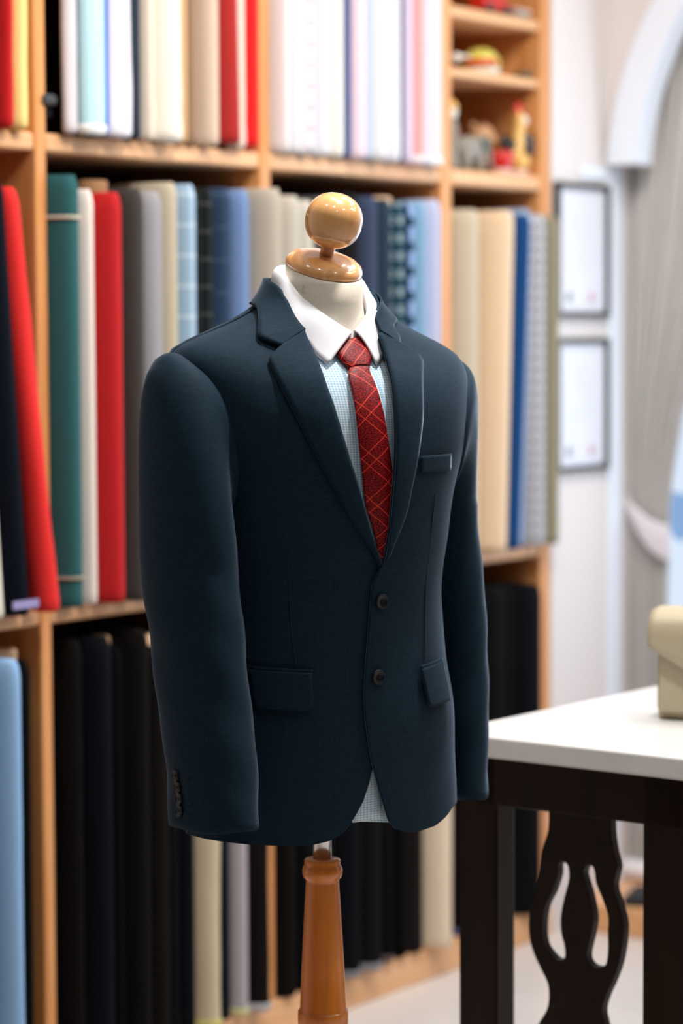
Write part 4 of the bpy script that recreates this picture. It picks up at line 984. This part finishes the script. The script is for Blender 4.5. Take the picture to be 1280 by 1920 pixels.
pathR = [(1.13, .2120, .024, .046, .066, 0), (1.0, .2250, .024, .044, .064, .15), (.9, .2390, .020, .040, .062, -.1), (.8, .2440, .012, .034, .060, -.3), (.715, .2450, .0, .028, .058, -.5)]
slR, rowsR = sleeve(1, armR, pathR, -.02, .020)

# buttons
def button(name, pos, nvec, r_, parent, up=Vector((0, 0, 1))):
    nvec = nvec.normalized(); x = up.cross(nvec).normalized(); y = nvec.cross(x)
    mt_ = Matrix((x, y, nvec)).transposed().to_4x4(); mt_.translation = pos
    bm = bmesh.new(); add_lathe(bm, [(0, -.001), (r_ * .9, -.001), (r_, .0006), (r_, .0022), (r_ * .93, .0030), (r_ * .80, .0028), (r_ * .70, .0019), (r_ * .3, .0016), (0, .0016)], 32, mt_)
    o_ = obj(name, bm, M_BUTTON, parent)
    bm = bmesh.new()
    for q in range(2):
        m2 = mt_ @ Matrix.Rotation(PI / 2 * q + PI / 4, 4, 'Z'); add_box(bm, (-r_ * .28, -.0004, .0014), (r_ * .28, .0004, .0022), m2)
    obj('thread', bm, M_THREAD, o_, smooth=False)
    return o_
for td, z in ((2.0, 1.0105), (.27, .9119)):
    button('button', on(td, z, .0062), nrm(td, z), .0098, jk)
# sleeve buttons on the outer rear seam of the right sleeve (placed on the sleeve rows)
def sleeve_pt(rows, z, k):
    best = min(rows[15:-2], key=lambda r_: abs(r_[k].z - z)); i = rows.index(best)
    p = best[k]; t1 = best[(k + 1) % 48] - best[k - 1]; t2 = rows[i + 1][k] - rows[i - 1][k]
    n_ = t1.cross(t2).normalized(); c = sum(best, Vector()) / 48
    if n_.dot(p - c) < 0: n_ = -n_
    return Vector((p.x, p.y, z)), n_
SB = 48
for z in (.8055, .7910, .7765, .7620):
    p, n_ = sleeve_pt(rowsL, z, SB % 48); button('button', p + n_ * .0008, n_, .0079, slL)
    for dz in (-.0014, .0014):
        pts = []
        for q in (2, 3): 
            p2, n2_ = sleeve_pt(rowsL, z - .002, (SB + q) % 48); pts.append(p2 + n2_ * .0006 + Vector((0, 0, dz)))
        tube('buttonhole_stitch', pts, .0004, M_THREAD, slL, 6)

# pocket flaps, welts, breast pocket
def patch(name, corners, n, c, off, thick, bevel_r=True):
    (a, b_, c_, d) = [Vector((p[0] * .004, p[1], 0)) for p in corners]   # top-left, top-right, bottom-right, bottom-left
    rows = []
    for i in range(n + 1):
        v_ = i / n; row = []
        L_, R_ = a.lerp(d, v_), b_.lerp(c_, v_)
        # rounded lower corners
        ins = 0
        if bevel_r and v_ > .82: ins = .12 * (1 - math.sqrt(max(0, 1 - ((v_ - .82) / .18)**2)))
        for j in range(c + 1):
            t_ = ins + (1 - 2 * ins) * j / c; q = L_.lerp(R_, t_); row.append(on(q.x / .004, q.y, off(v_)))
        rows.append(row)
    bm = bmesh.new(); grid(bm, rows); o_ = obj(name, bm, M_SUIT, jk); solid(o_, thick, 1); return o_
patch('pocket_flap', [(-58, .9285), (-26.9, .9235), (-26.1, .8743), (-52.5, .8790)], 14, 16, lambda v: .0018 + .004 * v, .003)
patch('pocket_welt', [(-58, .9330), (-26.7, .9275), (-26.8, .9237), (-58, .9290)], 3, 16, lambda v: .002, .0022, False)
patch('pocket_flap', [(21.4, .9160), (41.0, .9215), (43.5, .867), (24.0, .8634)], 14, 16, lambda v: .0062 + .004 * v, .003)
patch('pocket_welt', [(21.2, .9200), (41.0, .9255), (41.0, .9215), (21.4, .9160)], 3, 12, lambda v: .0065, .0022, False)
patch('breast_pocket', [(15.9, 1.1981), (36.5, 1.1999), (38.1, 1.1770), (16.4, 1.1763)], 6, 12, lambda v: .0052, .0022, False)
# darts: fine stitched seams
for pts, of in (([(-40.6, 1.10), (-39.5, 1.04), (-37.8, .980), (-34.5, .934)], .0004), ([(28.0, 1.1473), (29.3, 1.08), (29.3, 1.023), (25.6, .926)], .0049)):
    P3_ = lerp_list([on(td, z, of) for td, z in pts], 24); tube('dart_seam', P3_, .0008, M_THREAD, jk, 6)
